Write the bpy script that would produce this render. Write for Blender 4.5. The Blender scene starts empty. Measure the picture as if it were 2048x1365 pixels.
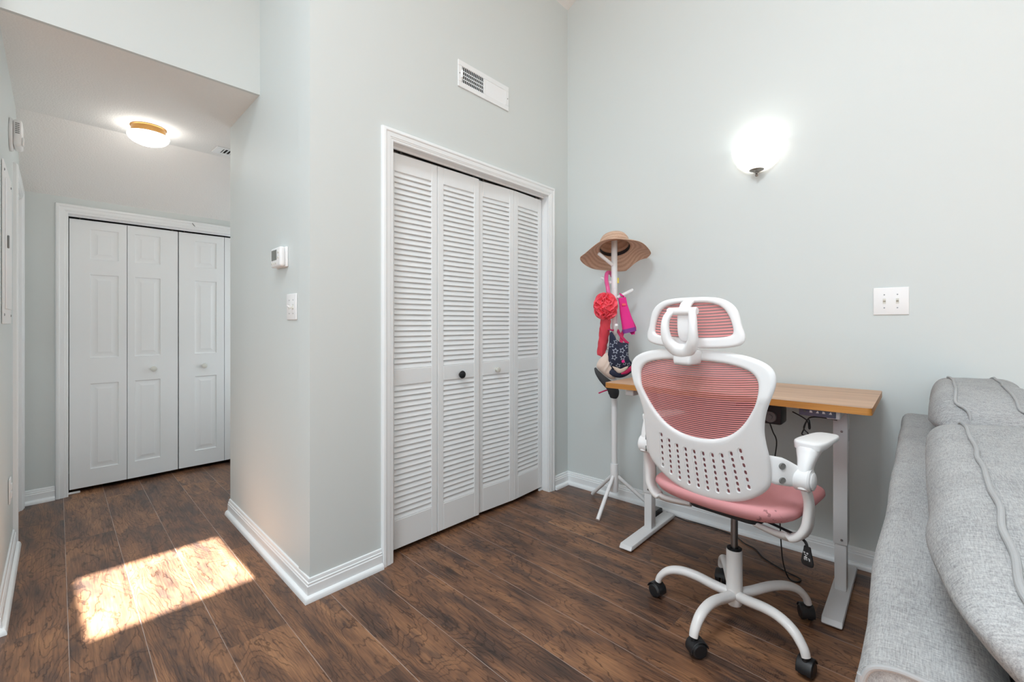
import bpy, bmesh, math, random
from mathutils import Vector, Matrix, noise
random.seed(7)
SC = bpy.context.scene
COL = SC.collection
PI = math.pi

# ------------------------------------------------------------------ helpers
def lin(c):
    c /= 255.0
    return c / 12.92 if c <= 0.04045 else ((c + 0.055) / 1.055) ** 2.4
def rgb(r, g, b): return (lin(r), lin(g), lin(b), 1.0)

class NT:
    """small node-tree builder"""
    def __init__(s, name):
        s.m = bpy.data.materials.new(name); s.m.use_nodes = True
        s.t = s.m.node_tree; s.n = s.t.nodes; s.l = s.t.links
        s.b = s.n['Principled BSDF']; s.out = s.n['Material Output']
    def new(s, typ, **kw):
        n = s.n.new(typ)
        for k, v in kw.items(): setattr(n, k, v)
        return n
    def put(s, sock, v):
        if isinstance(v, bpy.types.NodeSocket): s.l.new(v, sock)
        elif v is not None: sock.default_value = v
    def math(s, op, a, b=None, c=None, clamp=False):
        n = s.new('ShaderNodeMath', operation=op); n.use_clamp = clamp
        s.put(n.inputs[0], a)
        if b is not None: s.put(n.inputs[1], b)
        if c is not None: s.put(n.inputs[2], c)
        return n.outputs[0]
    def mix(s, f, a, b, blend='MIX'):
        n = s.new('ShaderNodeMix', data_type='RGBA', blend_type=blend)
        s.put(n.inputs[0], f); s.put(n.inputs[6], a); s.put(n.inputs[7], b)
        return n.outputs[2]
    def ramp(s, f, stops, interp='LINEAR'):
        n = s.new('ShaderNodeValToRGB'); r = n.color_ramp; r.interpolation = interp
        while len(r.elements) < len(stops): r.elements.new(0.5)
        for e, (p, c) in zip(r.elements, stops):
            e.position = p; e.color = c if len(c) == 4 else (*c, 1)
        s.put(n.inputs[0], f); return n.outputs[0]
    def noise(s, vec, scale, detail=2.0, rough=0.5, dist=0.0):
        n = s.new('ShaderNodeTexNoise')
        n.inputs['Scale'].default_value = scale; n.inputs['Detail'].default_value = detail
        n.inputs['Roughness'].default_value = rough; n.inputs['Distortion'].default_value = dist
        if vec is not None: s.l.new(vec, n.inputs['Vector'])
        return n.outputs[0]
    def coord(s, kind='Object'): return s.new('ShaderNodeTexCoord').outputs[kind]
    def mapping(s, vec, scale=(1, 1, 1), loc=(0, 0, 0), rot=(0, 0, 0)):
        n = s.new('ShaderNodeMapping'); s.l.new(vec, n.inputs[0])
        n.inputs['Location'].default_value = loc; n.inputs['Rotation'].default_value = rot; n.inputs['Scale'].default_value = scale
        return n.outputs[0]
    def bump(s, h, strength=0.2, dist=0.002):
        n = s.new('ShaderNodeBump'); n.inputs['Strength'].default_value = strength; n.inputs['Distance'].default_value = dist
        s.l.new(h, n.inputs['Height']); s.l.new(n.outputs[0], s.b.inputs['Normal'])
    def base(s, v): s.put(s.b.inputs['Base Color'], v)
    def set(s, **kw):
        for k, v in kw.items(): s.put(s.b.inputs[k.replace('_', ' ')], v)

def plain(name, col, rough=0.5, metal=0.0, bump=None, spec=0.5, var=0.0):
    t = NT(name); t.set(Roughness=rough, Metallic=metal); t.b.inputs['Specular IOR Level'].default_value = spec
    if var:
        n = t.noise(t.coord(), 9.0, 3.0)
        t.base(t.mix(t.math('MULTIPLY', n, var), col, tuple(c * 0.6 for c in col[:3]) + (1,)))
    else: t.base(col)
    if bump: t.bump(t.noise(t.coord(), bump[0], 3.0), bump[1], bump[2])
    return t.m

M = {}
WALL = rgb(212, 218, 217)
M['wall'] = plain('wall_paint', WALL, 0.55, bump=(240, 0.08, 0.001), spec=0.35)
M['ceil'] = plain('ceiling_paint', rgb(236, 236, 234), 0.9, bump=(130, 0.55, 0.004), spec=0.2)
M['trim'] = plain('trim_paint', rgb(237, 240, 241), 0.32)
M['door'] = plain('door_paint', rgb(236, 239, 240), 0.4)
M['plastic'] = plain('white_plastic', rgb(240, 240, 240), 0.35)
M['plastic_old'] = plain('ivory_plastic', rgb(214, 214, 206), 0.4)
M['white_metal'] = plain('white_painted_metal', rgb(232, 230, 228), 0.35)
M['desk_metal'] = plain('grey_white_metal', rgb(222, 222, 222), 0.38)
M['black'] = plain('black_plastic', rgb(30, 30, 32), 0.45)
M['cable'] = plain('black_cable', rgb(18, 18, 18), 0.5)
M['dark'] = plain('duct_shade', rgb(14, 12, 11), 0.9)  # near-black colour for the shade inside the vent ducts
M['chrome'] = plain('steel', rgb(150, 150, 152), 0.28, 1.0)
M['nickel'] = plain('brushed_nickel', rgb(150, 146, 140), 0.35, 1.0)
M['brass'] = plain('brass', rgb(168, 126, 70), 0.4, 0.6)
M['grey'] = plain('grey_plastic', rgb(120, 120, 118), 0.45)
M['lcd'] = plain('lcd_screen', rgb(112, 116, 112), 0.25)
M['slate'] = plain('slate_metal', rgb(96, 98, 116), 0.4)
M['track'] = plain('track_metal', rgb(96, 92, 88), 0.4, 0.8)
M['white_rack'] = plain('white_lacquer', rgb(240, 240, 240), 0.3)
M['hotpink'] = plain('hot_pink_cloth', rgb(232, 40, 140), 0.7, bump=(300, 0.3, 0.001))
M['purple'] = plain('purple_print', rgb(140, 60, 150), 0.7, var=0.8)
M['magenta'] = plain('magenta_cloth', rgb(186, 28, 86), 0.7)
M['pinkhandle'] = plain('pink_handle', rgb(228, 92, 150), 0.3)
M['coral'] = plain('coral_cloth', rgb(250, 96, 112), 0.6)
M['coral_body'] = plain('coral_body', rgb(224, 70, 84), 0.65)
M['navy'] = plain('navy_cloth', rgb(36, 40, 62), 0.8, bump=(400, 0.3, 0.001))
M['star'] = plain('star_print', rgb(178, 184, 200), 0.8)
M['cap'] = plain('beige_cap', rgb(222, 202, 188), 0.8, bump=(400, 0.3, 0.001))
M['capblack'] = plain('black_visor', rgb(44, 44, 46), 0.6)
M['yellow'] = plain('yellow_tag', rgb(230, 205, 90), 0.6)

def mat_emit(name, col, strength, alpha_mix=0.0):
    t = NT(name); t.base(rgb(250, 250, 246)); t.set(Roughness=0.25)
    t.b.inputs['Emission Color'].default_value = col; t.b.inputs['Emission Strength'].default_value = strength
    return t.m
M['bowl'] = mat_emit('lit_glass_bowl', (1.0, 0.95, 0.87, 1), 1.15)
M['dome'] = mat_emit('lit_glass_dome', (1.0, 0.96, 0.90, 1), 9.0)

def mat_floor():
    t = NT('hickory_laminate'); t.set(Roughness=0.36)
    uv = t.new('ShaderNodeUVMap', uv_map='plank').outputs[0]
    sp = t.new('ShaderNodeSeparateXYZ'); t.l.new(uv, sp.inputs[0])
    at = t.new('ShaderNodeAttribute', attribute_name='rand')
    sr = t.new('ShaderNodeSeparateColor'); t.l.new(at.outputs['Color'], sr.inputs[0])
    r1, r2, r3 = sr.outputs
    def vec(su, sv, seed):
        c = t.new('ShaderNodeCombineXYZ')
        t.put(c.inputs[0], t.math('MULTIPLY', sp.outputs[0], su))
        t.put(c.inputs[1], t.math('MULTIPLY', sp.outputs[1], sv))
        t.put(c.inputs[2], t.math('MULTIPLY_ADD', r1, 37.0, seed)); return c.outputs[0]
    warp = t.noise(vec(3.0, 9.0, 0.0), 1.0, 3.0, 0.55)
    warp2 = t.noise(vec(11.0, 34.0, 9.0), 1.0, 2.0, 0.5)
    # cathedral grain: contour lines of a stretched noise field
    field = t.noise(vec(1.5, 6.0, 3.0), 1.0, 1.5, 0.45, 0.7)
    vo = t.new('ShaderNodeTexVoronoi'); t.l.new(vec(1.15, 4.2, 61.0), vo.inputs['Vector']); vo.inputs['Scale'].default_value = 1.0
    kd = t.math('ADD', vo.outputs['Distance'], t.math('MULTIPLY_ADD', warp, 0.16, -0.08))
    kn = t.math('POWER', t.math('SUBTRACT', 1.0, t.math('MULTIPLY', kd, 2.6), clamp=True), 2.0)
    field = t.math('ADD', field, t.math('MULTIPLY', kn, 0.16))
    warp3 = t.noise(vec(30.0, 80.0, 41.0), 1.0, 3.0, 0.6)
    ph = t.math('ADD', t.math('ADD', t.math('MULTIPLY', field, 135.0), t.math('MULTIPLY', warp2, 12.0)), t.math('MULTIPLY', warp3, 5.0))
    ring = t.math('SINE', ph)
    line = t.math('POWER', t.math('MULTIPLY_ADD', ring, 0.5, 0.5), 13.0)
    patch = t.noise(vec(2.2, 7.0, 17.0), 1.0, 3.5, 0.62, 0.35)
    fibre = t.noise(vec(9.0, 190.0, 5.0), 1.0, 3.0, 0.6)
    streak = t.noise(vec(3.0, 62.0, 51.0), 1.0, 4.0, 0.65, 0.5)
    blot = t.noise(vec(4.2, 15.0, 29.0), 1.0, 3.0, 0.6, 0.4)
    tone = t.math('ADD', t.math('MULTIPLY', patch, 0.95), t.math('MULTIPLY', fibre, 0.42))
    tone = t.math('ADD', tone, t.math('MULTIPLY_ADD', r2, 0.12, -0.36))
    tone = t.math('ADD', tone, t.math('MULTIPLY', streak, 0.26))
    col = t.ramp(tone, [(0.20, rgb(52, 41, 37)), (0.36, rgb(92, 66, 52)), (0.52, rgb(130, 92, 67)), (0.68, rgb(160, 116, 82)), (0.85, rgb(182, 138, 100))])
    col = t.mix(t.math('MULTIPLY', line, t.math('MULTIPLY_ADD', blot, 1.5, -0.1, clamp=True)), col, t.mix(1.0, col, rgb(120, 106, 100), 'MULTIPLY'))
    bl = t.ramp(blot, [(0.54, (0, 0, 0)), (0.66, (1, 1, 1))])
    col = t.mix(t.math('MULTIPLY', bl, 0.62), col, rgb(56, 47, 45))
    core = t.ramp(kd, [(0.035, (1, 1, 1)), (0.095, (0, 0, 0))])
    col = t.mix(t.math('MULTIPLY', core, 0.8), col, rgb(34, 26, 24))
    # fine cross-grain saw marks in the dark blotches
    saw = t.math('MULTIPLY', t.math('GREATER_THAN', t.math('SINE', t.math('ADD', t.math('MULTIPLY', sp.outputs[0], 900.0), t.math('MULTIPLY', warp, 40.0))), 0.35), bl)
    col = t.mix(t.math('MULTIPLY', saw, 0.16), col, rgb(150, 110, 92))
    # seams: long edges paler in uneven stretches
    W, L = 0.1975, 1.29
    dv = t.math('MINIMUM', sp.outputs[1], t.math('SUBTRACT', W, sp.outputs[1]))
    du = t.math('MINIMUM', sp.outputs[0], t.math('SUBTRACT', L, sp.outputs[0]))
    sv = t.math('LESS_THAN', dv, 0.0012); su = t.math('LESS_THAN', du, 0.0010)
    seam_mask = t.ramp(t.noise(t.mapping(uv, (5, 5, 5)), 1.0, 3.0), [(0.38, (0.25, 0.25, 0.25)), (0.62, (1, 1, 1))])
    col = t.mix(t.math('MULTIPLY', sv, seam_mask), col, rgb(176, 160, 150))
    col = t.mix(t.math('MULTIPLY', su, 0.6), col, rgb(96, 76, 66))
    t.base(col)
    t.set(Roughness=t.math('MULTIPLY_ADD', patch, 0.18, 0.27))
    h = t.math('ADD', t.math('MULTIPLY', fibre, 0.35), t.math('MULTIPLY', line, -0.35))
    h = t.math('SUBTRACT', h, t.math('MULTIPLY', t.math('MAXIMUM', sv, su), 1.5))
    t.bump(h, 0.16, 0.002); return t.m
M['floor'] = mat_floor()

def mat_oak(name, edge=False):
    t = NT(name); t.set(Roughness=0.42)
    o = t.coord()
    a = t.noise(t.mapping(o, (11, 1.1, 11)), 1.0, 4.0, 0.6, 0.6)
    f = t.noise(t.mapping(o, (130, 2.5, 130)), 1.0, 3.0, 0.6)
    x = t.math('ADD', t.math('MULTIPLY', a, 0.75), t.math('MULTIPLY', f, 0.3))
    if edge: c = t.ramp(x, [(0.3, rgb(160, 100, 40)), (0.7, rgb(206, 144, 72))])
    else: c = t.ramp(x, [(0.3, rgb(150, 112, 86)), (0.52, rgb(194, 156, 126)), (0.72, rgb(212, 178, 148))])
    t.base(c); t.bump(f, 0.08, 0.001); return t.m
M['oak'] = mat_oak('oak_laminate'); M['oak_edge'] = mat_oak('oak_edge_band', True)

def mat_linen():
    t = NT('grey_linen'); t.set(Roughness=0.95); t.b.inputs['Specular IOR Level'].default_value = 0.15
    o = t.coord()
    a = t.noise(t.mapping(o, (60, 760, 760)), 1.0, 3.0, 0.7)
    b = t.noise(t.mapping(o, (760, 70, 70)), 1.0, 3.0, 0.7)
    g = t.noise(o, 320, 2.0, 0.6)
    l = t.noise(o, 9.0, 3.0, 0.6)
    s = t.math('ADD', t.math('ADD', t.math('MULTIPLY', a, 0.42), t.math('MULTIPLY', b, 0.42)), t.math('ADD', t.math('MULTIPLY', g, 0.16), t.math('MULTIPLY', l, 0.12)))
    t.base(t.ramp(s, [(0.36, rgb(104, 104, 105)), (0.54, rgb(158, 158, 158)), (0.74, rgb(196, 196, 195))]))
    t.bump(t.math('ADD', a, b), 0.25, 0.0015); return t.m
M['linen'] = mat_linen()
M['piping'] = plain('linen_piping', rgb(172, 172, 172), 0.95, bump=(350, 0.3, 0.001), spec=0.1, var=0.4)

def mat_mesh(name, pitch, sheer):
    """woven chair mesh: opaque pink bands alternating with sheer threads"""
    t = NT(name); t.set(Roughness=0.7)
    o = t.coord(); sp = t.new('ShaderNodeSeparateXYZ'); t.l.new(o, sp.inputs[0])
    y2 = t.math('MULTIPLY', sp.outputs[1], sp.outputs[1])
    z = t.math('SUBTRACT', sp.outputs[2], t.math('MULTIPLY', y2, 0.35))
    w = t.math('SINE', t.math('MULTIPLY', z, 2 * PI / pitch))
    band = t.ramp(w, [(0.42, (0, 0, 0)), (0.58, (1, 1, 1))])
    band = t.ramp(t.math('MULTIPLY_ADD', w, 0.5, 0.5), [(0.40, (0, 0, 0)), (0.55, (1, 1, 1))])
    t.base(t.mix(band, rgb(122, 62, 64), rgb(226, 150, 148)))
    tr = t.new('ShaderNodeBsdfTransparent'); mx = t.new('ShaderNodeMixShader')
    f = t.math('MULTIPLY', t.math('SUBTRACT', 1.0, band), sheer)
    t.put(mx.inputs[0], f); t.l.new(t.b.outputs[0], mx.inputs[1]); t.l.new(tr.outputs[0], mx.inputs[2])
    t.l.new(mx.outputs[0], t.out.inputs[0]); return t.m
M['backmesh'] = mat_mesh('pink_back_mesh', 0.0072, 0.28); M['headmesh'] = mat_mesh('pink_head_mesh', 0.0098, 0.28)

def mat_seat():
    t = NT('pink_seat_fabric'); t.set(Roughness=0.85); t.b.inputs['Specular IOR Level'].default_value = 0.2
    o = t.coord(); f = t.noise(o, 700, 2.0)
    c = t.mix(t.math('MULTIPLY', f, 0.5), rgb(226, 162, 164), rgb(206, 136, 140))
    # small scuffs on the right rear edge of the seat
    d = t.new('ShaderNodeVectorMath', operation='DISTANCE'); t.l.new(t.mapping(o, (1, 1, 1)), d.inputs[0]); d.inputs[1].default_value = (-0.19, -0.195, 0.497)
    m = t.math('LESS_THAN', d.outputs['Value'], 0.055)
    s = t.ramp(t.noise(o, 60, 2.0), [(0.60, (0, 0, 0)), (0.66, (1, 1, 1))])
    t.base(t.mix(t.math('MULTIPLY', t.math('MULTIPLY', m, s), 0.5), c, rgb(84, 44, 44)))
    t.bump(f, 0.2, 0.001); return t.m
M['seat'] = mat_seat()

def mat_straw():
    t = NT('woven_straw'); t.set(Roughness=0.8)
    o = t.coord(); sp = t.new('ShaderNodeSeparateXYZ'); t.l.new(o, sp.inputs[0])
    r = t.math('SQRT', t.math('ADD', t.math('POWER', sp.outputs[0], 2.0), t.math('POWER', sp.outputs[1], 2.0)))
    w = t.math('SINE', t.math('MULTIPLY', t.math('ADD', r, t.math('MULTIPLY', sp.outputs[2], 0.8)), 2 * PI / 0.0145))
    n = t.noise(o, 220, 3.0, 0.7)
    x = t.math('ADD', t.math('MULTIPLY_ADD', w, 0.085, 0.44), t.math('MULTIPLY_ADD', n, 0.5, -0.2))
    t.base(t.ramp(x, [(0.2, rgb(160, 122, 98)), (0.5, rgb(206, 170, 146)), (0.8, rgb(230, 202, 176))]))
    t.bump(t.math('ADD', w, n), 0.6, 0.002); return t.m
M['straw'] = mat_straw()

# ---- object bookkeeping
WM = {}
def link(o): COL.objects.link(o); return o
def thing(name, label, cat, loc=(0, 0, 0), rz=0.0, group=None, rot=None):
    o = bpy.data.objects.new(name, None); link(o); o.empty_display_size = 0.05
    o.location = loc
    if rot is not None: o.rotation_euler = rot.to_euler()
    else: o.rotation_euler = (0, 0, rz)
    WM[o.name] = Matrix.Translation(loc) @ (rot.to_4x4() if rot is not None else Matrix.Rotation(rz, 4, 'Z'))
    tag(o, label, cat, group); return o
def tag(o, label, cat, group=None):
    o['label'] = label; o['category'] = cat
    if group: o['group'] = group
    return o
def obj(name, bm, mat, parent=None, world=False, smooth=35, label=None, mats=None):
    me = bpy.data.meshes.new(name)
    if parent is not None and world: bm.transform(WM[parent.name].inverted())
    bmesh.ops.recalc_face_normals(bm, faces=bm.faces[:])
    bm.to_mesh(me); bm.free()
    for m in (mats or [mat]): me.materials.append(m)
    if smooth:
        for p in me.polygons: p.use_smooth = True
        me.set_sharp_from_angle(angle=math.radians(smooth))
    o = bpy.data.objects.new(name, me); link(o)
    if parent is not None:
        o.parent = parent; WM[o.name] = WM[parent.name]
    else: WM[o.name] = Matrix.Identity(4)
    if label: o['label'] = label
    return o
def struct(name, bm, mat, parent=None, **kw):
    o = obj(name, bm, mat, parent, **kw)
    if parent is None: o['kind'] = 'structure'
    return o
def sroot(name, loc=(0, 0, 0), rz=0.0):
    o = bpy.data.objects.new(name, None); link(o); o.location = loc; o.rotation_euler = (0, 0, rz); o['kind'] = 'structure'
    WM[o.name] = Matrix.Translation(loc) @ Matrix.Rotation(rz, 4, 'Z'); return o

def BM(): return bmesh.new()
def box(bm, x0, x1, y0, y1, z0, z1, bev=0.0, seg=2, mi=0):
    vs = [bm.verts.new((x, y, z)) for x in (x0, x1) for y in (y0, y1) for z in (z0, z1)]
    f = [(0, 1, 3, 2), (4, 6, 7, 5), (0, 4, 5, 1), (2, 3, 7, 6), (0, 2, 6, 4), (1, 5, 7, 3)]
    fs = [bm.faces.new([vs[i] for i in q]) for q in f]
    for q in fs: q.material_index = mi
    if bev > 0:
        es = {e for q in fs for e in q.edges}
        bmesh.ops.bevel(bm, geom=list(es), offset=bev, segments=seg, affect='EDGES', profile=0.5, clamp_overlap=True)
    return vs
def prism(bm, pts, z0, z1, f=None, mi=0):
    """extrude a 2-D outline; f maps (a, b, h) to 3-D (default x, y, z)"""
    f = f or (lambda a, b, h: (a, b, h))
    A = [bm.verts.new(f(p[0], p[1], z0)) for p in pts]; B = [bm.verts.new(f(p[0], p[1], z1)) for p in pts]
    n = len(pts)
    fs = [bm.faces.new(A[::-1]), bm.faces.new(B)]
    for i in range(n): fs.append(bm.faces.new([A[i], A[(i + 1) % n], B[(i + 1) % n], B[i]]))
    for q in fs: q.material_index = mi
    return fs
def spline(pts, n=8, closed=False):
    P = [Vector(p) for p in pts]; N = len(P); out = []
    rng = range(N if closed else N - 1)
    for i in rng:
        g = (lambda k: P[k % N]) if closed else (lambda k: P[min(max(k, 0), N - 1)])
        p0, p1, p2, p3 = g(i - 1), g(i), g(i + 1), g(i + 2)
        for k in range(n):
            t = k / n
            out.append(0.5 * ((2 * p1) + (p2 - p0) * t + (2 * p0 - 5 * p1 + 4 * p2 - p3) * t * t + (3 * p1 - p0 - 3 * p2 + p3) * t ** 3))
    if not closed: out.append(P[-1].copy())
    return out
def lerp_list(v, n):
    if not hasattr(v, '__len__'): return [v] * n
    o = []
    for i in range(n):
        t = i / max(1, n - 1) * (len(v) - 1); k = min(int(t), len(v) - 2)
        o.append(v[k] + (v[k + 1] - v[k]) * (t - k))
    return o
def tube(bm, pts, ra, rb=None, seg=12, sm=6, closed=False, cap=True, up=(0, 0, 1), mi=0, power=2.0):
    """tube along pts; ra/rb half-sizes across (side, up), may be lists"""
    P = spline(pts, sm, closed) if sm else [Vector(p) for p in pts]
    n = len(P); RA = lerp_list(ra, n); RB = lerp_list(rb if rb is not None else ra, n); up = Vector(up)
    rings = []; side = None
    for i, p in enumerate(P):
        if closed: t = P[(i + 1) % n] - P[i - 1]
        else: t = P[min(i + 1, n - 1)] - P[max(i - 1, 0)]
        t.normalize()
        s = t.cross(up)
        if s.length < 0.15: s = side.copy() if side is not None else t.cross(Vector((1, 0.3, 0)))
        s = (s - t * s.dot(t)).normalized()
        if side is not None and s.dot(side) < 0: s = -s
        side = s; u = s.cross(t).normalized()
        ring = []
        for k in range(seg):
            a = 2 * PI * k / seg; c, d = math.cos(a), math.sin(a)
            if power != 2.0:
                c = math.copysign(abs(c) ** (2 / power), c); d = math.copysign(abs(d) ** (2 / power), d)
            ring.append(bm.verts.new(p + s * (RA[i] * c) + u * (RB[i] * d)))
        rings.append(ring)
    m = n if closed else n - 1
    for i in range(m):
        A, B = rings[i], rings[(i + 1) % n]
        for k in range(seg):
            bm.faces.new([A[k], A[(k + 1) % seg], B[(k + 1) % seg], B[k]]).material_index = mi
    if cap and not closed:
        bm.faces.new(rings[0][::-1]).material_index = mi; bm.faces.new(rings[-1]).material_index = mi
    return rings
def lathe(bm, prof, c=(0, 0, 0), axis=(0, 0, 1), seg=32, mi=0, arc=2 * PI, a0=0.0):
    """revolve (radius, height) profile about axis through c"""
    ax = Vector(axis).normalized(); q = Vector((0, 0, 1)).rotation_difference(ax); c = Vector(c)
    full = arc >= 2 * PI - 1e-6; n = seg if full else seg + 1
    rings = []
    for r, h in prof:
        if r < 1e-6: rings.append([bm.verts.new(c + q @ Vector((0, 0, h)))])
        else: rings.append([bm.verts.new(c + q @ Vector((r * math.cos(a0 + arc * k / seg), r * math.sin(a0 + arc * k / seg), h))) for k in range(n)])
    for A, B in zip(rings, rings[1:]):
        for k in range(seg):
            k2 = (k + 1) % n
            v = [A[k % len(A)], A[k2 % len(A)], B[k2 % len(B)], B[k % len(B)]]
            u = []
            for w in v:
                if w not in u: u.append(w)
            if len(u) >= 3: bm.faces.new(u).material_index = mi
    return rings
def sellip(bm, c, h, e=(0.35, 0.35), nu=48, nv=24, fn=None):
    """superellipsoid (puffy box); e = roundness of the plan and of the profile; fn deforms a local unit point"""
    def pw(v, p): return math.copysign(abs(v) ** p, v)
    rows = []
    for j in range(nv + 1):
        ph = -PI / 2 + PI * j / nv; row = []
        for i in range(nu):
            th = 2 * PI * i / nu
            p = Vector((pw(math.cos(ph), e[1]) * pw(math.cos(th), e[0]), pw(math.cos(ph), e[1]) * pw(math.sin(th), e[0]), pw(math.sin(ph), e[1])))
            q = Vector((p.x * h[0], p.y * h[1], p.z * h[2]))
            if fn: q = fn(p, q)
            row.append(bm.verts.new(Vector(c) + q))
        rows.append(row)
    for j in range(nv):
        for i in range(nu):
            bm.faces.new([rows[j][i], rows[j][(i + 1) % nu], rows[j + 1][(i + 1) % nu], rows[j + 1][i]])
    bmesh.ops.remove_doubles(bm, verts=bm.verts[:], dist=1e-5)
def sweep_h(bm, path, prof):
    """sweep an (offset, z) profile along a floor polyline with mitres; offset is to the right of travel"""
    P = [Vector((p[0], p[1])) for p in path]; n = len(P); rings = []
    def nr(a, b): d = (b - a).normalized(); return Vector((d.y, -d.x))
    for i in range(n):
        if i == 0: m = nr(P[0], P[1])
        elif i == n - 1: m = nr(P[-2], P[-1])
        else:
            a, b = nr(P[i - 1], P[i]), nr(P[i], P[i + 1]); m = (a + b) / (1 + a.dot(b))
        rings.append([bm.verts.new((P[i].x + m.x * o, P[i].y + m.y * o, z)) for o, z in prof])
    k = len(prof)
    for A, B in zip(rings, rings[1:]):
        for j in range(k): bm.faces.new([A[j], A[(j + 1) % k], B[(j + 1) % k], B[j]])
    bm.faces.new(rings[0]); bm.faces.new(rings[-1][::-1])
BASEB = [(0, 0), (0.030, 0), (0.030, 0.006), (0.0275, 0.016), (0.022, 0.0225), (0.0145, 0.025), (0.0145, 0.061), (0.0115, 0.064), (0.011, 0.067), (0.0125, 0.070), (0.0115, 0.073), (0.008, 0.075), (0.0085, 0.080), (0.006, 0.088), (0.002, 0.090), (0, 0.090)]
CASE = [(0.0, 0.0), (0.0, 0.008), (0.004, 0.0105), (0.012, 0.0105), (0.014, 0.0125), (0.018, 0.0125), (0.021, 0.0145), (0.040, 0.0155), (0.045, 0.019), (0.054, 0.019), (0.0585, 0.017), (0.0615, 0.012), (0.0625, 0.0)]
def casing(bm, f, a0, a1, zt, prof=CASE, z0=0.0):
    """mitred door casing; f maps (along, z, proud) to 3-D"""
    rings = []
    for s, h in prof:
        rings.append([bm.verts.new(f(a, z, h)) for a, z in ((a0 - s, z0), (a0 - s, zt + s), (a1 + s, zt + s), (a1 + s, z0))])
    n = len(prof)
    for j in range(n):
        A, B = rings[j], rings[(j + 1) % n]
        for k in range(3): bm.faces.new([A[k], A[k + 1], B[k + 1], B[k]])
    bm.faces.new([r[0] for r in rings]); bm.faces.new([r[3] for r in rings][::-1])

# ------------------------------------------------------------------ room shell
# room axes: x runs along the closet wall to the right corner, y runs down the hall; the lens stands over (0, 0)
YA, XB, XBK = 1.89, 2.685, -3.2          # closet wall, right wall, wall on the far left of the living room
YBACK = -3.0                             # wall behind the lens
CX0, CY0, CX1, CY1 = 0.826, 1.89, 0.876, 3.105    # hall side wall (slightly out of square)
KL = 0.0427
def xl(y): return -0.05 + KL * (y - 2.53)         # left hall wall
YH, ZH = 2.555, 2.344                    # header over the hall mouth
YF = 4.21                                # end of the hall
def zceil(y): return 3.431 + 0.5 * (1.874 - y)

# floor: planks run along the hall, slightly out of square like the hall itself
def make_floor():
    bm = BM(); uvl = bm.loops.layers.uv.new('plank'); cl = bm.loops.layers.color.new('rand')
    W, L = 0.1975, 1.29; k = 0.0438; nrm = math.sqrt(1 + k * k); d = Vector((k, 1)) / nrm; s = Vector((1, -k)) / nrm
    org = Vector((0.112, 1.9)); joints = {-1: 2.44, 0: 2.05, 1: 2.73, 2: 1.83, 3: 1.335, 4: 2.30, 5: 1.72, 6: 1.05, 7: 1.55, 8: 0.77, 9: 1.457, 10: 0.4, 11: 0.9}
    rnd = random.Random(11)
    for i in range(-18, 15):
        j0 = joints.get(i, rnd.uniform(0, L)) - 1.9
        for j in range(-5, 4):
            u0 = j0 + j * L; v0 = i * W; c = (rnd.random(), rnd.random(), rnd.random(), 1)
            q = [(0, 0), (0, W), (L, W), (L, 0)]
            vs = []
            for u, v in q:
                p = org + d * (u0 + u) + s * (v0 + v)
                vs.append(bm.verts.new((p.x, p.y, 0)))
            f = bm.faces.new(vs[::-1])
            for lp, (u, v) in zip(f.loops, q[::-1]): lp[uvl].uv = (u, v); lp[cl] = c
    box(bm, XBK - 0.3, XB + 0.3, YBACK - 0.3, 4.9, -0.12, -0.004)
    return struct('floor', bm, M['floor'], smooth=0)
make_floor()

T = 0.11
bm = BM()     # closet wall with its opening
OX0, OX1, OZ = 1.224, 2.451, 2.031
box(bm, CX0, OX0 - 0.012, YA, YA + T, 0, 3.8); box(bm, OX1 + 0.012, XB + 0.1, YA, YA + T, 0, 3.8); box(bm, OX0 - 0.012, OX1 + 0.012, YA, YA + T, OZ + 0.012, 3.8)
struct('wall_closet', bm, M['wall'], smooth=0)
bm = BM(); box(bm, XB, XB + T, YBACK - 0.1, 4.7, 0, 6.6); struct('wall_right', bm, M['wall'], smooth=0)
bm = BM(); prism(bm, [(CX0, CY0 + 0.0005), (CX1, CY1), (CX1 + 0.11, CY1), (CX1 + 0.11, CY0 + T)], 0, 3.8); struct('wall_hall', bm, M['wall'], smooth=0)
bm = BM(); box(bm, CX1 + 0.1, 2.8, CY1 - T, CY1, 0, 3.0); struct('wall_closet_back', bm, M['wall'], smooth=0)
bm = BM()     # end wall of the hall, with its closet opening
FX0, FX1, FZ = 0.236, 1.468, 1.889
box(bm, -0.3, FX0 - 0.012, YF, YF + T, 0, 2.6); box(bm, FX1 + 0.012, 2.8, YF, YF + T, 0, 2.6); box(bm, FX0 - 0.012, FX1 + 0.012, YF, YF + T, FZ + 0.012, 2.6)
struct('wall_hall_end', bm, M['wall'], smooth=0)
HW = (3.32, 4.02, 0.5, 1.95)  # unseen opening for the added hall window
bm = BM(); box(bm, 1.72, 1.83, CY1 - 0.02, HW[0], 0, 2.6); box(bm, 1.72, 1.83, HW[1], YF + 0.02, 0, 2.6); box(bm, 1.72, 1.83, HW[0], HW[1], 0, HW[2]); box(bm, 1.72, 1.83, HW[0], HW[1], HW[3], 2.6); struct('wall_hall_right', bm, M['wall'], smooth=0)
LY0, LY1, LZ = 3.535, 4.10, 1.925       # doorway in the left hall wall
bm = BM()
prism(bm, [(xl(2.531), 2.531), (xl(LY0), LY0), (xl(LY0) - T, LY0), (xl(2.531) - T, 2.531)], 0, 2.6)
prism(bm, [(xl(LY1), LY1), (xl(4.32), 4.32), (xl(4.32) - T, 4.32), (xl(LY1) - T, LY1)], 0, 2.6)
prism(bm, [(xl(LY0), LY0), (xl(LY1), LY1), (xl(LY1) - T, LY1), (xl(LY0) - T, LY0)], LZ, 2.6)
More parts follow.
